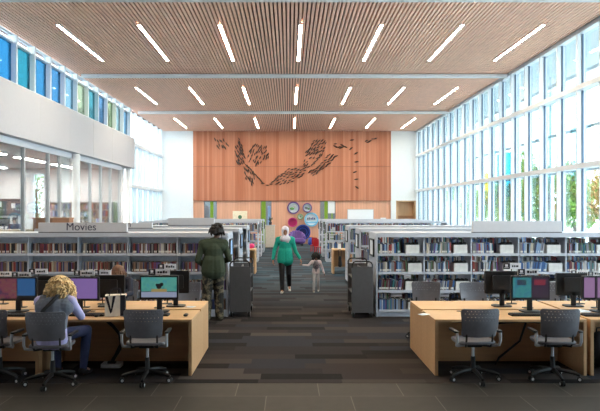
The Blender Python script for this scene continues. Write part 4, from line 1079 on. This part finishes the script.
# ------------------------------------------------------------------ swivel chairs
def make_chair(label, loc, rz):
    t = thing('office_chair', label, 'chair', loc, rz, 'grey swivel chairs at the desks')
    # perforated backrest: curved grid, holes left open, then thickened
    nx, nz = 54, 44; vs = []; fs = []
    for j in range(nz + 1):
        v = j / nz; z = .555 + .335 * v; hw = .21 + .022 * v
        for i in range(nx + 1):
            u = i / nx * 2 - 1; ed = max(0, abs(u) - .86) / .14
            zz = z - (.03 * ed * ed if j > nz * .8 else 0) + (.03 * ed * ed if j < nz * .2 else 0)
            vs.append((u * hw, -.235 + .05 * (u * u) + .02 * math.sin(v * PI) * -1 - .04 * v, zz))
    for j in range(nz):
        for i in range(nx):
            hole = (j in (26, 31, 36, 40) and 5 <= i <= 48 and (i + 2 * (j == 31 or j == 40)) % 5 == 0)
            if not hole: a = j * (nx + 1) + i; fs.append((a, a + 1, a + nx + 2, a + nx + 1))
    o = MB().add(vs, fs).build('backrest', chair_grey, t, True); s = o.modifiers.new('thick', 'SOLIDIFY'); s.thickness = .012
    for sx in (-1, 1): MB().tube([(sx * .15, -.205, .64), (sx * .155, -.21, .52), (sx * .15, -.17, .435), (sx * .1, -.05, .42)], .012, 8).build('back_bracket', dark_plastic, t, True)
    pts = []
    for k in range(28):
        a = 2 * PI * k / 28; c, s_ = math.cos(a), math.sin(a)
        pts.append((.235 * math.copysign(abs(c) ** .55, c), .225 * math.copysign(abs(s_) ** .55, s_)))
    b = MB(); n = len(pts); vs = []
    for sc, z in ((.86, .445), (.98, .455), (1.0, .475), (.97, .488), (.6, .482), (.2, .478)):
        for a, c in pts: vs.append((a * sc, c * sc, z + (.012 if c * sc < -.15 else 0)))
    fs = [(i * n + k, i * n + (k + 1) % n, (i + 1) * n + (k + 1) % n, (i + 1) * n + k) for i in range(5) for k in range(n)] + [tuple(range(n - 1, -1, -1)), tuple(range(5 * n, 6 * n))]
    b.add(vs, fs).build('seat', chair_grey, t, True)
    for sx in (-1, 1):
        b = MB(); b.tube([(sx * .12, -.08, .435), (sx * .23, -.12, .435), (sx * .256, -.16, .45), (sx * .26, -.19, .5), (sx * .26, -.19, .60)], .017, 8)
        a = b.build('armrest', chrome, t, True)
        MB().rbox(sx * .262 - .022, sx * .262 + .022, -.2, .06, .598, .62, .02, 4).build('arm_pad', black_plastic, a, True)
    b = MB(); b.box(-.09, .09, -.08, .1, .41, .446); b.cyl((0, 0, .26), (0, 0, .42), .016, .016, 12, chrome)
    b = MB(); b.rbox(-.09, .09, -.08, .1, .405, .446, .02, 3); b.build('mechanism', black_plastic, t)
    b = MB(); b.cyl((0, 0, .27), (0, 0, .41), .017, .017, 12); b.build('gas_piston', chrome, t, True)
    b = MB(); b.cyl((0, 0, .085), (0, 0, .28), .032, .026, 14); b.build('column', black_plastic, t, True)
    for k in range(5):
        a = -PI / 2 + k * 2 * PI / 5; d = V((math.cos(a), math.sin(a), 0))
        lg = MB().tube([d * .02 + V((0, 0, .12)), d * .12 + V((0, 0, .118)), d * .24 + V((0, 0, .096)), d * .30 + V((0, 0, .075))], [.028, .025, .02, .016], 8).build('leg', black_plastic, t, True)
        p = d * .295; s_ = V((-d.y, d.x, 0))
        cs = MB()
        for q in (-1, 1): cs.cyl(p + s_ * (q * .008) + V((0, 0, .03)), p + s_ * (q * .026) + V((0, 0, .03)), .03, .03, 16, black_plastic); cs.cyl(p + s_ * (q * .026) + V((0, 0, .03)), p + s_ * (q * .0275) + V((0, 0, .03)), .017, .017, 12, light_grey)
        cs.build('caster', None, lg, True)
    return t
fl = .005
chair = make_chair('grey perforated swivel chair at the left desk beside the tote bag', (X(147.5, 7.2), 7.2, fl), .03)
ctree = [(c, kids(c)) for c in kids(chair)]
WX = X(55, 7.12)
for lab, x, y, rz in (('grey perforated swivel chair cut by the left photo edge', X(0, 7.2), 7.2, -.1), ('grey swivel chair carrying the curly haired woman', WX, 7.05, .04),
        ('grey perforated swivel chair, left one at the right desk', X(473, 7.25), 7.25, .06), ('grey perforated swivel chair, right one at the right desk', X(552.5, 7.25), 7.25, -.05),
        ('grey swivel chair across the left desk near the standing man', X(187, 9.35), 9.35, PI + .2), ('grey swivel chair across the right desk, left one', X(428, 9.3), 9.45, PI - .25),
        ('grey swivel chair across the right desk, middle one', X(480, 9.3), 9.35, PI + .08), ('grey swivel chair across the right desk behind half teal screen', X(553, 9.3), 9.35, PI), ('grey swivel chair under the brown haired reader', X(119, 9.4), 9.55, PI + .1)):
    dup(chair, (x, y, fl if y > 7.1 else fl), rz, lab, None, ctree)

# ------------------------------------------------------------------ people
def lerp(a, b, t): return V(a) * (1 - t) + V(b) * t
def hand(mb, wr, dirv, side, k=1.0, curl=.35, palm_n=None):
    """palm, four unequal bent fingers and a thumb off the side"""
    d = V(dirv).normalized(); n = V(palm_n) if palm_n else V((side, 0, 0)); n = (n - d * n.dot(d)).normalized(); w = d.cross(n).normalized()
    wr = V(wr); mb.caps(wr, .026 * k, wr + d * .075 * k, .036 * k, n, .5, 10)
    for i, (L_, off) in enumerate(((.068, -.027), (.078, -.009), (.073, .009), (.058, .026))):
        b0 = wr + d * .085 * k + w * off * k; b1 = b0 + (d + n * curl * .6).normalized() * L_ * .5 * k; b2 = b1 + (d + n * curl * 2.0).normalized() * L_ * .5 * k
        mb.caps(b0, .0095 * k, b1, .009 * k, n=8); mb.caps(b1, .009 * k, b2, .0075 * k, n=8)
    t0 = wr + d * .03 * k - w * .03 * k; t1 = t0 + (d * .6 - w * .8 + n * .3).normalized() * .035 * k; t2 = t1 + (d * .95 - w * .2 + n * .3).normalized() * .03 * k
    mb.caps(t0, .013 * k, t1, .011 * k, n=8); mb.caps(t1, .011 * k, t2, .009 * k, n=8)
def figure(t, J, skin, top, pants, shoe, k=1.0, hf=(0, -1, 0), bf=(0, -1, 0), vox=.009, sleeve=.92, topname='sweater', pantsname='trousers', hem=None, eyes=True, curl=.35, hands=True, wide=1.0, bulk=0.0, baggy=0.0):
    hf = V(hf).normalized(); bf = V(bf).normalized()
    def torso(mb, e, neck=True):
        mb.caps(J['pel'], (.125 + e) * k * wide, lerp(J['pel'], J['che'], .5), (.112 + e) * k * wide, bf, .78)
        mb.caps(lerp(J['pel'], J['che'], .45), (.112 + e) * k * wide, J['che'], (.125 + e) * k * wide, bf, .74)
        sa, sb = V(J['shA']), V(J['shB']); cm = (sa + sb) / 2
        mb.caps(lerp(sa, cm, .3) - V((0, 0, .05 * k)), (.085 + e) * k, lerp(sb, cm, .3) - V((0, 0, .05 * k)), (.085 + e) * k, bf, .9)
        mb.caps(sa, (.054 + e) * k, cm + V((0, 0, .035 * k)), (.06 + e) * k); mb.caps(sb, (.054 + e) * k, cm + V((0, 0, .035 * k)), (.06 + e) * k)
    def arms(mb, e, frac=1.0):
        for s in 'AB':
            sh, el, wr = V(J['sh' + s]), V(J['el' + s]), V(J['wr' + s])
            mb.caps(sh, (.05 + e) * k, el, (.037 + e) * k); mb.caps(el, (.038 + e) * k, lerp(el, wr, frac), (.026 + e * .9) * k)
    def legs(mb, e, frac=1.0):
        for s in 'AB':
            hp, kn, an = V(J['hp' + s]), V(J['kn' + s]), V(J['an' + s])
            mb.caps(hp, (.082 + e) * k, kn, (.054 + e) * k); mb.caps(kn, (.053 + e) * k, lerp(kn, an, .35), (.052 + e) * k); mb.caps(lerp(kn, an, .35), (.052 + e) * k, lerp(kn, an, frac), (.035 + e * 1.2) * k)
        mb.caps(lerp(J['pel'], J['che'], .1), (.12 + e) * k * wide, (V(J['hpA']) + V(J['hpB'])) / 2, (.115 + e) * k * wide, bf, .82)
    H = V(J['hd']); up = V((0, 0, 1)); rt = hf.cross(up).normalized(); up = rt.cross(hf).normalized()
    b = MB(); torso(b, -.012); arms(b, -.004); legs(b, -.006)
    b.caps(J['nck'], .05 * k, H - up * .06 * k + hf * -.01 * k, .046 * k)
    hk = k if k > .8 else k * 1.25
    b.caps(H - up * .055 * hk + hf * .022 * hk, .058 * hk, H + up * .035 * hk - hf * .012 * hk, .084 * hk, rt, .88)
    b.caps(H + hf * .082 * hk - up * .0 * hk, .010 * hk, H + hf * .098 * hk - up * .028 * hk, .013 * hk, n=8)
    b.caps(H + hf * .062 * hk - up * .075 * hk, .028 * hk)
    for s in (-1, 1): b.caps(H + rt * (.076 * hk * s) - up * .012 * hk, .022 * hk, H + rt * (.08 * hk * s) + up * .008 * hk, .024 * hk, rt, .35, n=8)
    if hands:
        for s, sd in (('A', 1), ('B', -1)):
            hd_ = J.get('hand' + s) or (V(J['wr' + s]) - V(J['el' + s])); hand(b, J['wr' + s], hd_, sd, k, curl, J.get('palm' + s))
    for s in 'AB':
        an = V(J['an' + s]); td = V(J.get('toe' + s, bf)).normalized(); b.caps(an, .036 * k, an - V((0, 0, .045 * k)) + td * .1 * k, .028 * k)
    flesh(b, 'body', skin, t, .0065, 3)
    b = MB(); torso(b, .006 + bulk); arms(b, .009 + bulk * .5, sleeve)
    if hem:
        rt_ = bf.cross(V((0, 0, 1))).normalized()
        for sx in (-1, 1):
            b.caps(lerp(J['pel'], J['che'], .35) + rt_ * (.035 * k * sx), (.118 + bulk) * k * wide, V(J['pel']) - V((0, 0, hem)) + rt_ * (.045 * k * sx), (.132 + bulk) * k * wide, bf, .92)
            b.caps(V(J['pel']) + rt_ * (.05 * k * sx), (.118 + bulk) * k * wide, V(J['pel']) - V((0, 0, hem)) - rt_ * (.04 * k * sx), (.13 + bulk) * k * wide, bf, .92)
    tp = flesh(b, topname, top, t, vox, 4)
    b = MB(); legs(b, .009 + baggy); flesh(b, pantsname, pants, t, vox, 4)
    for s in 'AB':
        an = V(J['an' + s]); td = V(J.get('toe' + s, bf)).normalized(); sole = an - V((0, 0, .052 * k))
        b = MB(); b.caps(an - V((0, 0, .02 * k)) - td * .02 * k, .046 * k, sole + td * .06 * k + V((0, 0, .005 * k)), .036 * k); b.caps(sole + td * .04 * k, .036 * k, sole + td * .145 * k - V((0, 0, .004 * k)), .03 * k); flesh(b, 'shoe', shoe, t, .008, 3)
    if eyes:
        for s in (-1, 1): MB().ball(H + rt * (.03 * hk * s) + hf * .078 * hk + up * .006 * hk, .011 * hk, n=10).build('eye', mat('eye_dark', (40, 28, 24), .3), t, True)
        b = MB(); b.caps(H + rt * -.02 * hk + hf * .083 * hk - up * .05 * hk, .008 * hk, H + rt * .02 * hk + hf * .083 * hk - up * .05 * hk, .008 * hk, n=8); b.build('mouth', mat('lip', (150, 84, 78), .5), t, True)
    return H, hk, hf, rt, up
def stand(h, k=None):
    s = h / 1.75
    J = dict(pel=(0, 0, .98), che=(0, .0, 1.28), nck=(0, 0, 1.46), hd=(0, -.02, 1.63), shA=(-.19, 0, 1.42), shB=(.19, 0, 1.42), elA=(-.25, .02, 1.13), elB=(.25, .02, 1.13), wrA=(-.25, -.04, .89), wrB=(.25, -.04, .89),
             hpA=(-.09, 0, .92), hpB=(.09, 0, .92), knA=(-.095, -.02, .5), knB=(.095, -.02, .5), anA=(-.1, .03, .08), anB=(.1, .03, .08))
    return {q: V(v) * s for q, v in J.items()}, s
skin_d = mat('skin_dark', (104, 70, 54), .5); skin_m = mat('skin_medium', (168, 118, 92), .5); skin_l = mat('skin_light', (218, 172, 148), .5)
hair_b = mat('hair_black', (30, 24, 24), .7, vary=.3, scale=60); white_shoe = mat('shoe_white', (220, 216, 210), .6); dark_shoe = mat('shoe_dark', (32, 30, 34), .6)

# --- walking woman with head scarf, and the child whose hand she holds
WD = 14.9; wx = X(285.2, WD)
t = thing('person', 'person in white head scarf, teal sweater and black trousers walking down the aisle', 'person', (wx, WD, .004))
J, s = stand(1.62)
J.update(anA=V((-.07, -.16, .075)), knA=V((-.08, -.13, .47)), anB=V((.1, .38, .13)), knB=V((.085, .06, .46)), hpA=V((-.085, 0, .85)), hpB=V((.085, 0, .85)),
         elA=V((-.27, .03, 1.04)), wrA=V((-.3, -.04, .82)), handA=V((-.02, -.1, -1)), elB=V((.25, .02, 1.03)), wrB=V((.37, -.05, .84)), handB=V((.35, -.05, -.9)), toeB=V((.1, -.75, -.55)), toeA=V((-.15, -1, .1)))
H, hk, hf, rt, up = figure(t, J, skin_m, mat('teal_knit', (26, 160, 140), .85, vary=.10, scale=30), mat('black_trousers', (28, 26, 30), .8), white_shoe, s, wide=1.2, bulk=.018, hem=.09, hf=(.1, -1, -.12), curl=.6, baggy=.01)
b = MB(); b.caps(H - up * .04 + hf * -.02, .092, H + up * .045 - hf * .02, .101, rt, .95); b.caps(H - up * .1 - hf * .01, .09, V(J['nck']) - V((0, .02, .02)), .11); b.caps(V(J['nck']) + V((-.06, -.06, -.02)), .075, V(J['nck']) + V((.06, -.06, -.02)), .075); b.caps(V(J['nck']) + V((-.02, -.08, -.03)), .05, V(J['nck']) + V((.06, -.09, -.08)), .04)
sc = flesh(b, 'headscarf', mat('scarf_white', (214, 206, 214), .85, vary=.08, scale=30), t, .008, 3)
# leave the face open: push the scarf back where the face is
for v in sc.data.vertices:
    d = V(v.co) - H; f = d.dot(hf); q = math.hypot(d.dot(rt) / .056, (d.dot(up) + .012) / .072)
    if f > .02 and q < 1: v.co = V(v.co) - hf * (f - .015) * (1 - q ** 6)
CD = 15.05; cx = X(316, CD)
t = thing('person', 'small child with curly black hair in grey walking hand in hand', 'person', (cx, CD, .004))
J, s = stand(.93); s *= 1.08
hx = (wx + .375 - cx); hz = .72
J.update(elA=V((-.19, -.03, .66)), wrA=V((hx + .05, -.12, .675)), handA=V((-1, -.1, .3)), elB=V((.17, .02, .56)), wrB=V((.2, -.05, .46)), knA=V((-.05, -.05, .27)), anA=V((-.055, -.07, .04)), anB=V((.06, .09, .05)), knB=V((.052, -.02, .27)))
H, hk, hf, rt, up = figure(t, J, skin_d, mat('child_top', (222, 206, 212), .85), mat('child_trousers', (182, 178, 184), .85), white_shoe, s, topname='top', vox=.007, hem=.03, curl=.5, wide=1.0)
b = MB(); b.caps(V(J['pel']) + V((0, 0, .0)), .086, V(J['che']) + V((0, 0, .03)), .088, (0, 1, 0), .8); flesh(b, 'vest', mat('child_vest', (124, 118, 128), .85, vary=.3, scale=40), t, .007, 3)
b = MB(); b.caps((-.03, -.076, .6), .02, (.03, -.076, .6), .02, (0, 1, 0), .4); b.caps((-.03, -.078, .63), .012, (.03, -.078, .66), .012, (0, 1, 0), .4); b.build('print', mat('print_dark', (66, 60, 74), .8), t, True)
b = MB(); rr = random.Random(8)
for i in range(70):
    d = V((rr.gauss(0, 1), rr.gauss(0, 1) + .5, rr.gauss(0, 1) + .35)).normalized()
    if d.y < -.45 and d.z < .55: continue
    b.caps(H + V((0, .01, .01)) + d * .095, rr.uniform(.02, .032), n=8)
b.caps(H + V((0, .025, .02)), .092); flesh(b, 'hair', hair_b, t, .009, 1)

# --- man choosing from the left bookcase
MD = 11.12; mxx = X(213.5, MD)
t = thing('person', 'person with short dreadlocks, dark green sweater and camouflage trousers facing the bookcase', 'person', (mxx, MD, .004), PI + .22)
J, s = stand(1.77)
J.update(hd=V((-.07, -.05, 1.63)), nck=V((-.03, -.01, 1.48)), shA=V((-.2, 0, 1.42)), shB=V((.2, 0, 1.42)), elA=V((-.29, .0, 1.13)), elB=V((.29, .02, 1.12)), wrA=V((-.14, -.17, 1.06)), wrB=V((.16, -.15, 1.0)), handA=V((.7, -.6, .2)), handB=V((-.7, -.5, .2)), anA=V((-.11, .02, .08)), anB=V((.13, .04, .08)), knA=V((-.1, -.03, .5)), knB=V((.12, -.02, .5)))
camo = mat('camouflage', (84, 78, 62), .9)
nt = camo.node_tree; N = nt.nodes; L = nt.links; rmp = [n for n in N if n.type == 'VALTORGB'][0]; rmp.color_ramp.interpolation = 'CONSTANT'
nzn = [n for n in N if n.type == 'TEX_NOISE'][0]; nzn.inputs['Scale'].default_value = 11; nzn.inputs['Detail'].default_value = 2
rmp.color_ramp.elements[0].position = 0; rmp.color_ramp.elements[0].color = lin((34, 32, 30)); rmp.color_ramp.elements[1].position = .46; rmp.color_ramp.elements[1].color = lin((74, 68, 54)); e = rmp.color_ramp.elements.new(.54); e.color = lin((108, 96, 78)); e = rmp.color_ramp.elements.new(.62); e.color = lin((48, 52, 40))
H, hk, hf, rt, up = figure(t, J, skin_d, mat('dark_green_knit', (54, 62, 46), .9, vary=.12, scale=30), camo, dark_shoe, s, wide=1.2, bulk=.022, hem=.06, hf=(-.25, -1, -.2), baggy=.03)
b = MB(); rr = random.Random(2); b.caps(H + up * .03 - hf * .03, .104)
for i in range(130):
    d = V((rr.gauss(0, 1), rr.gauss(0, 1), rr.gauss(0, 1) + .3)).normalized()
    if d.dot(hf) > .4 and d.z < .6: continue
    if d.z < -.35: continue
    p0 = H + up * .03 - hf * .03 + d * .09; L_ = rr.uniform(.05, .11)
    p1 = p0 + (d * .8 + V((0, 0, .1 if d.z > .6 else -.35))).normalized() * L_ * .5; p2 = p1 + (d * .25 + V((0, 0, -1))).normalized() * L_ * .7
    b.caps(p0, .017, p1, .016, n=6); b.caps(p1, .016, p2, .012, n=6)
flesh(b, 'hair', hair_b, t, .008, 1)
# --- seated woman with curly hair
t = thing('person', 'person with curly blond hair, grey vest and lilac sleeves seated at the left desk', 'person', (WX, 7.06, fl), PI)
# local frame: facing -Y local = +Y world; local +x is image left
J = dict(pel=(0, .03, .58), che=(0, -.03, .86), nck=(0, -.09, 1.0), hd=(-.03, -.18, 1.13), shA=(-.185, -.07, .96), shB=(.185, -.07, .96), elA=(-.26, -.2, .76), elB=(.25, -.22, .77), wrA=(-.15, -.45, .755), wrB=(.1, -.47, .755), handA=(.5, -1, -.1), handB=(-.4, -1, -.1), palmA=(0, 0, -1), palmB=(0, 0, -1),
         hpA=(-.09, -.02, .565), hpB=(.09, -.02, .565), knA=(-.27, -.38, .56), knB=(.14, -.42, .55), anA=(-.24, -.34, .09), anB=(.08, -.36, .09), toeA=(-.3, -1, 0), toeB=(0, -1, 0))
J = {q: V(v) for q, v in J.items()}
H, hk, hf, rt, up = figure(t, J, skin_l, mat('lilac_shirt', (186, 182, 224), .85, vary=.06), mat('dark_jeans', (46, 52, 84), .85, vary=.12, scale=40), dark_shoe, 1.0, hf=(-.35, -1, -.35), topname='shirt', bulk=.008, hem=.04)
b = MB(); b.caps(J['pel'] + V((0, 0, .03)), .165, J['che'], .178, (0, 1, 0), .78); b.caps((-.11, -.045, .9), .118, (.11, -.045, .9), .118, (0, 1, 0), .95); b.caps((-.12, -.07, .965), .084, (.12, -.07, .965), .084); flesh(b, 'vest', mat('grey_vest', (112, 116, 128), .9, vary=.12, scale=40), t, .009, 3)
b = MB(); b.tube([(-.06, -.0, 1.05), (-.02, .075, .98), (.07, .125, .88), (.13, .135, .78), (.18, .1, .66)], .022, 8); b.build('bag_strap', mat('strap_black', (30, 28, 30), .7), t, True)
blond = mat('hair_blond', (216, 180, 128), .6, vary=.5, scale=28); rr = random.Random(6)
b = MB(); b.caps(H + up * .02 - hf * .03, .108, H - up * .1 - hf * .05, .115)
for i in range(210):
    a = rr.uniform(-2.5, 2.5); el = rr.uniform(-.25, 1.45)
    back = -hf; d = (back * math.cos(a) + rt * math.sin(a)) * math.cos(el) + up * math.sin(el)
    p = H + up * .0 - hf * .025 + d * .112; L_ = rr.uniform(.1, .23) + (.05 if d.x > .2 else 0); pts = []; out = d - up * d.dot(up)
    if out.length < .2: out = back.copy()
    out.normalize(); ph = rr.uniform(0, 6); sd = out.cross(V((0, 0, 1)))
    for q in range(7):
        f = q / 6; dn = V((0, 0, -1)); pts.append(p + out * (.06 * math.sin(f * 1.8)) + dn * (L_ * f * (.5 + .5 * f)) + sd * (.024 * math.sin(ph + f * 9)) + out * (.02 * math.cos(ph + f * 9)))
    b.tube(pts, [.008, .013, .015, .015, .014, .012, .005], 6)
b.build('hair', blond, t, True)

# --- reader across the left desk, head bowed
t = thing('person', 'person with brown hair and dark navy top bowed over across the left desk', 'person', (X(119, 9.45), 9.5, fl))
J = dict(pel=(0, .05, .58), che=(0, -.02, .84), nck=(.02, -.08, .97), hd=(.02, -.17, 1.06), shA=(-.17, -.06, .93), shB=(.17, -.06, .93), elA=(-.22, -.24, .76), elB=(.24, -.26, .76), wrA=(-.1, -.48, .765), wrB=(.19, -.52, .765), handA=(.3, -1, -.1), handB=(-.2, -1, -.1), palmA=(0, 0, -1), palmB=(0, 0, -1),
         hpA=(-.09, 0, .565), hpB=(.09, 0, .565), knA=(-.12, -.42, .54), knB=(.12, -.42, .54), anA=(-.1, -.36, .09), anB=(.1, -.36, .09))
J = {q: V(v) for q, v in J.items()}
H, hk, hf, rt, up = figure(t, J, skin_l, mat('navy_top', (34, 36, 52), .85), mat('dark_trousers', (40, 40, 48), .85), dark_shoe, .95, hf=(.05, -1, -.75), topname='top', sleeve=.6)
br = mat('hair_brown', (104, 70, 50), .6, vary=.3, scale=40); b = MB(); rr = random.Random(12); b.caps(H + up * .03 - hf * .02, .1)
for i in range(110):
    a = rr.uniform(0, 2 * PI); el = rr.uniform(0, 1.4); d = (hf * math.cos(a) + rt * math.sin(a)) * math.cos(el) + up * math.sin(el)
    if d.dot(hf) > .75 and el < .5: continue
    p = H + d * .1; out = V((d.x, d.y, 0)); L_ = rr.uniform(.08, .2)
    b.tube([p, p + out * .025 + V((0, 0, -L_ * .3)), p + out * .02 + V((rr.uniform(-.01, .01), 0, -L_ * .65)), p + out * .0 + V((0, 0, -L_))], [.012, .016, .014, .005], 6)
b.build('hair', br, t, True)

# --- figure at the service desk far left
t = thing('person', 'distant person with dark hair in blue standing behind the beige service desk', 'person', (X(12.5, 24), 24.2, .004))
J, s = stand(1.75); J.update(elA=V((-.3, -.1, 1.15)), wrA=V((-.18, -.3, 1.2)), elB=V((.3, -.1, 1.15)), wrB=V((.2, -.3, 1.2)))
H, hk, hf, rt, up = figure(t, J, skin_m, mat('blue_grey_top', (70, 76, 96), .85), mat('dark_trousers', (40, 40, 48), .85), dark_shoe, s, vox=.012)
b = MB(); b.caps(H + up * .03 - hf * .02, .1, H - up * .03 - hf * .04, .09); flesh(b, 'hair', hair_b, t, .012, 2)
t = thing('monitor', 'small black screen on the beige service desk far left', 'monitor', (X(4, 22), 22.0, 1.35)); MB().box(-.22, .22, 0, .03, .1, .42).build('display', black_plastic, t); MB().cyl((0, .02, .0), (0, .02, .15), .02).build('stand', black_plastic, t); MB().box(-.1, .1, -.06, .1, 0, .01).build('base', black_plastic, t)

# ------------------------------------------------------------------ sky, camera, view
w = bpy.data.worlds.new('world'); S.world = w; w.use_nodes = True
bg = w.node_tree.nodes['Background']; bg.inputs['Color'].default_value = (.86, .95, 1.0, 1); bg.inputs['Strength'].default_value = 2.7
cam = bpy.data.cameras.new('camera'); co = bpy.data.objects.new('camera', cam); COL.objects.link(co)
co.location = (0, 0, HC); co.rotation_euler = (PI / 2, 0, 0); cam.sensor_fit = 'HORIZONTAL'; cam.sensor_width = 36; cam.lens = 36.0
cam.shift_x = (300 - VX) / 600; cam.shift_y = -(205.5 - VY) / 600; cam.clip_end = 300
S.camera = co
S.view_settings.view_transform = 'Standard'; S.view_settings.look = 'None'; S.view_settings.gamma = 1.0; S.view_settings.use_curve_mapping = False
S.view_settings.exposure = 1.8
S.cycles.use_denoising = True; S.cycles.max_bounces = 10; S.cycles.transparent_max_bounces = 24; S.cycles.sample_clamp_indirect = 8
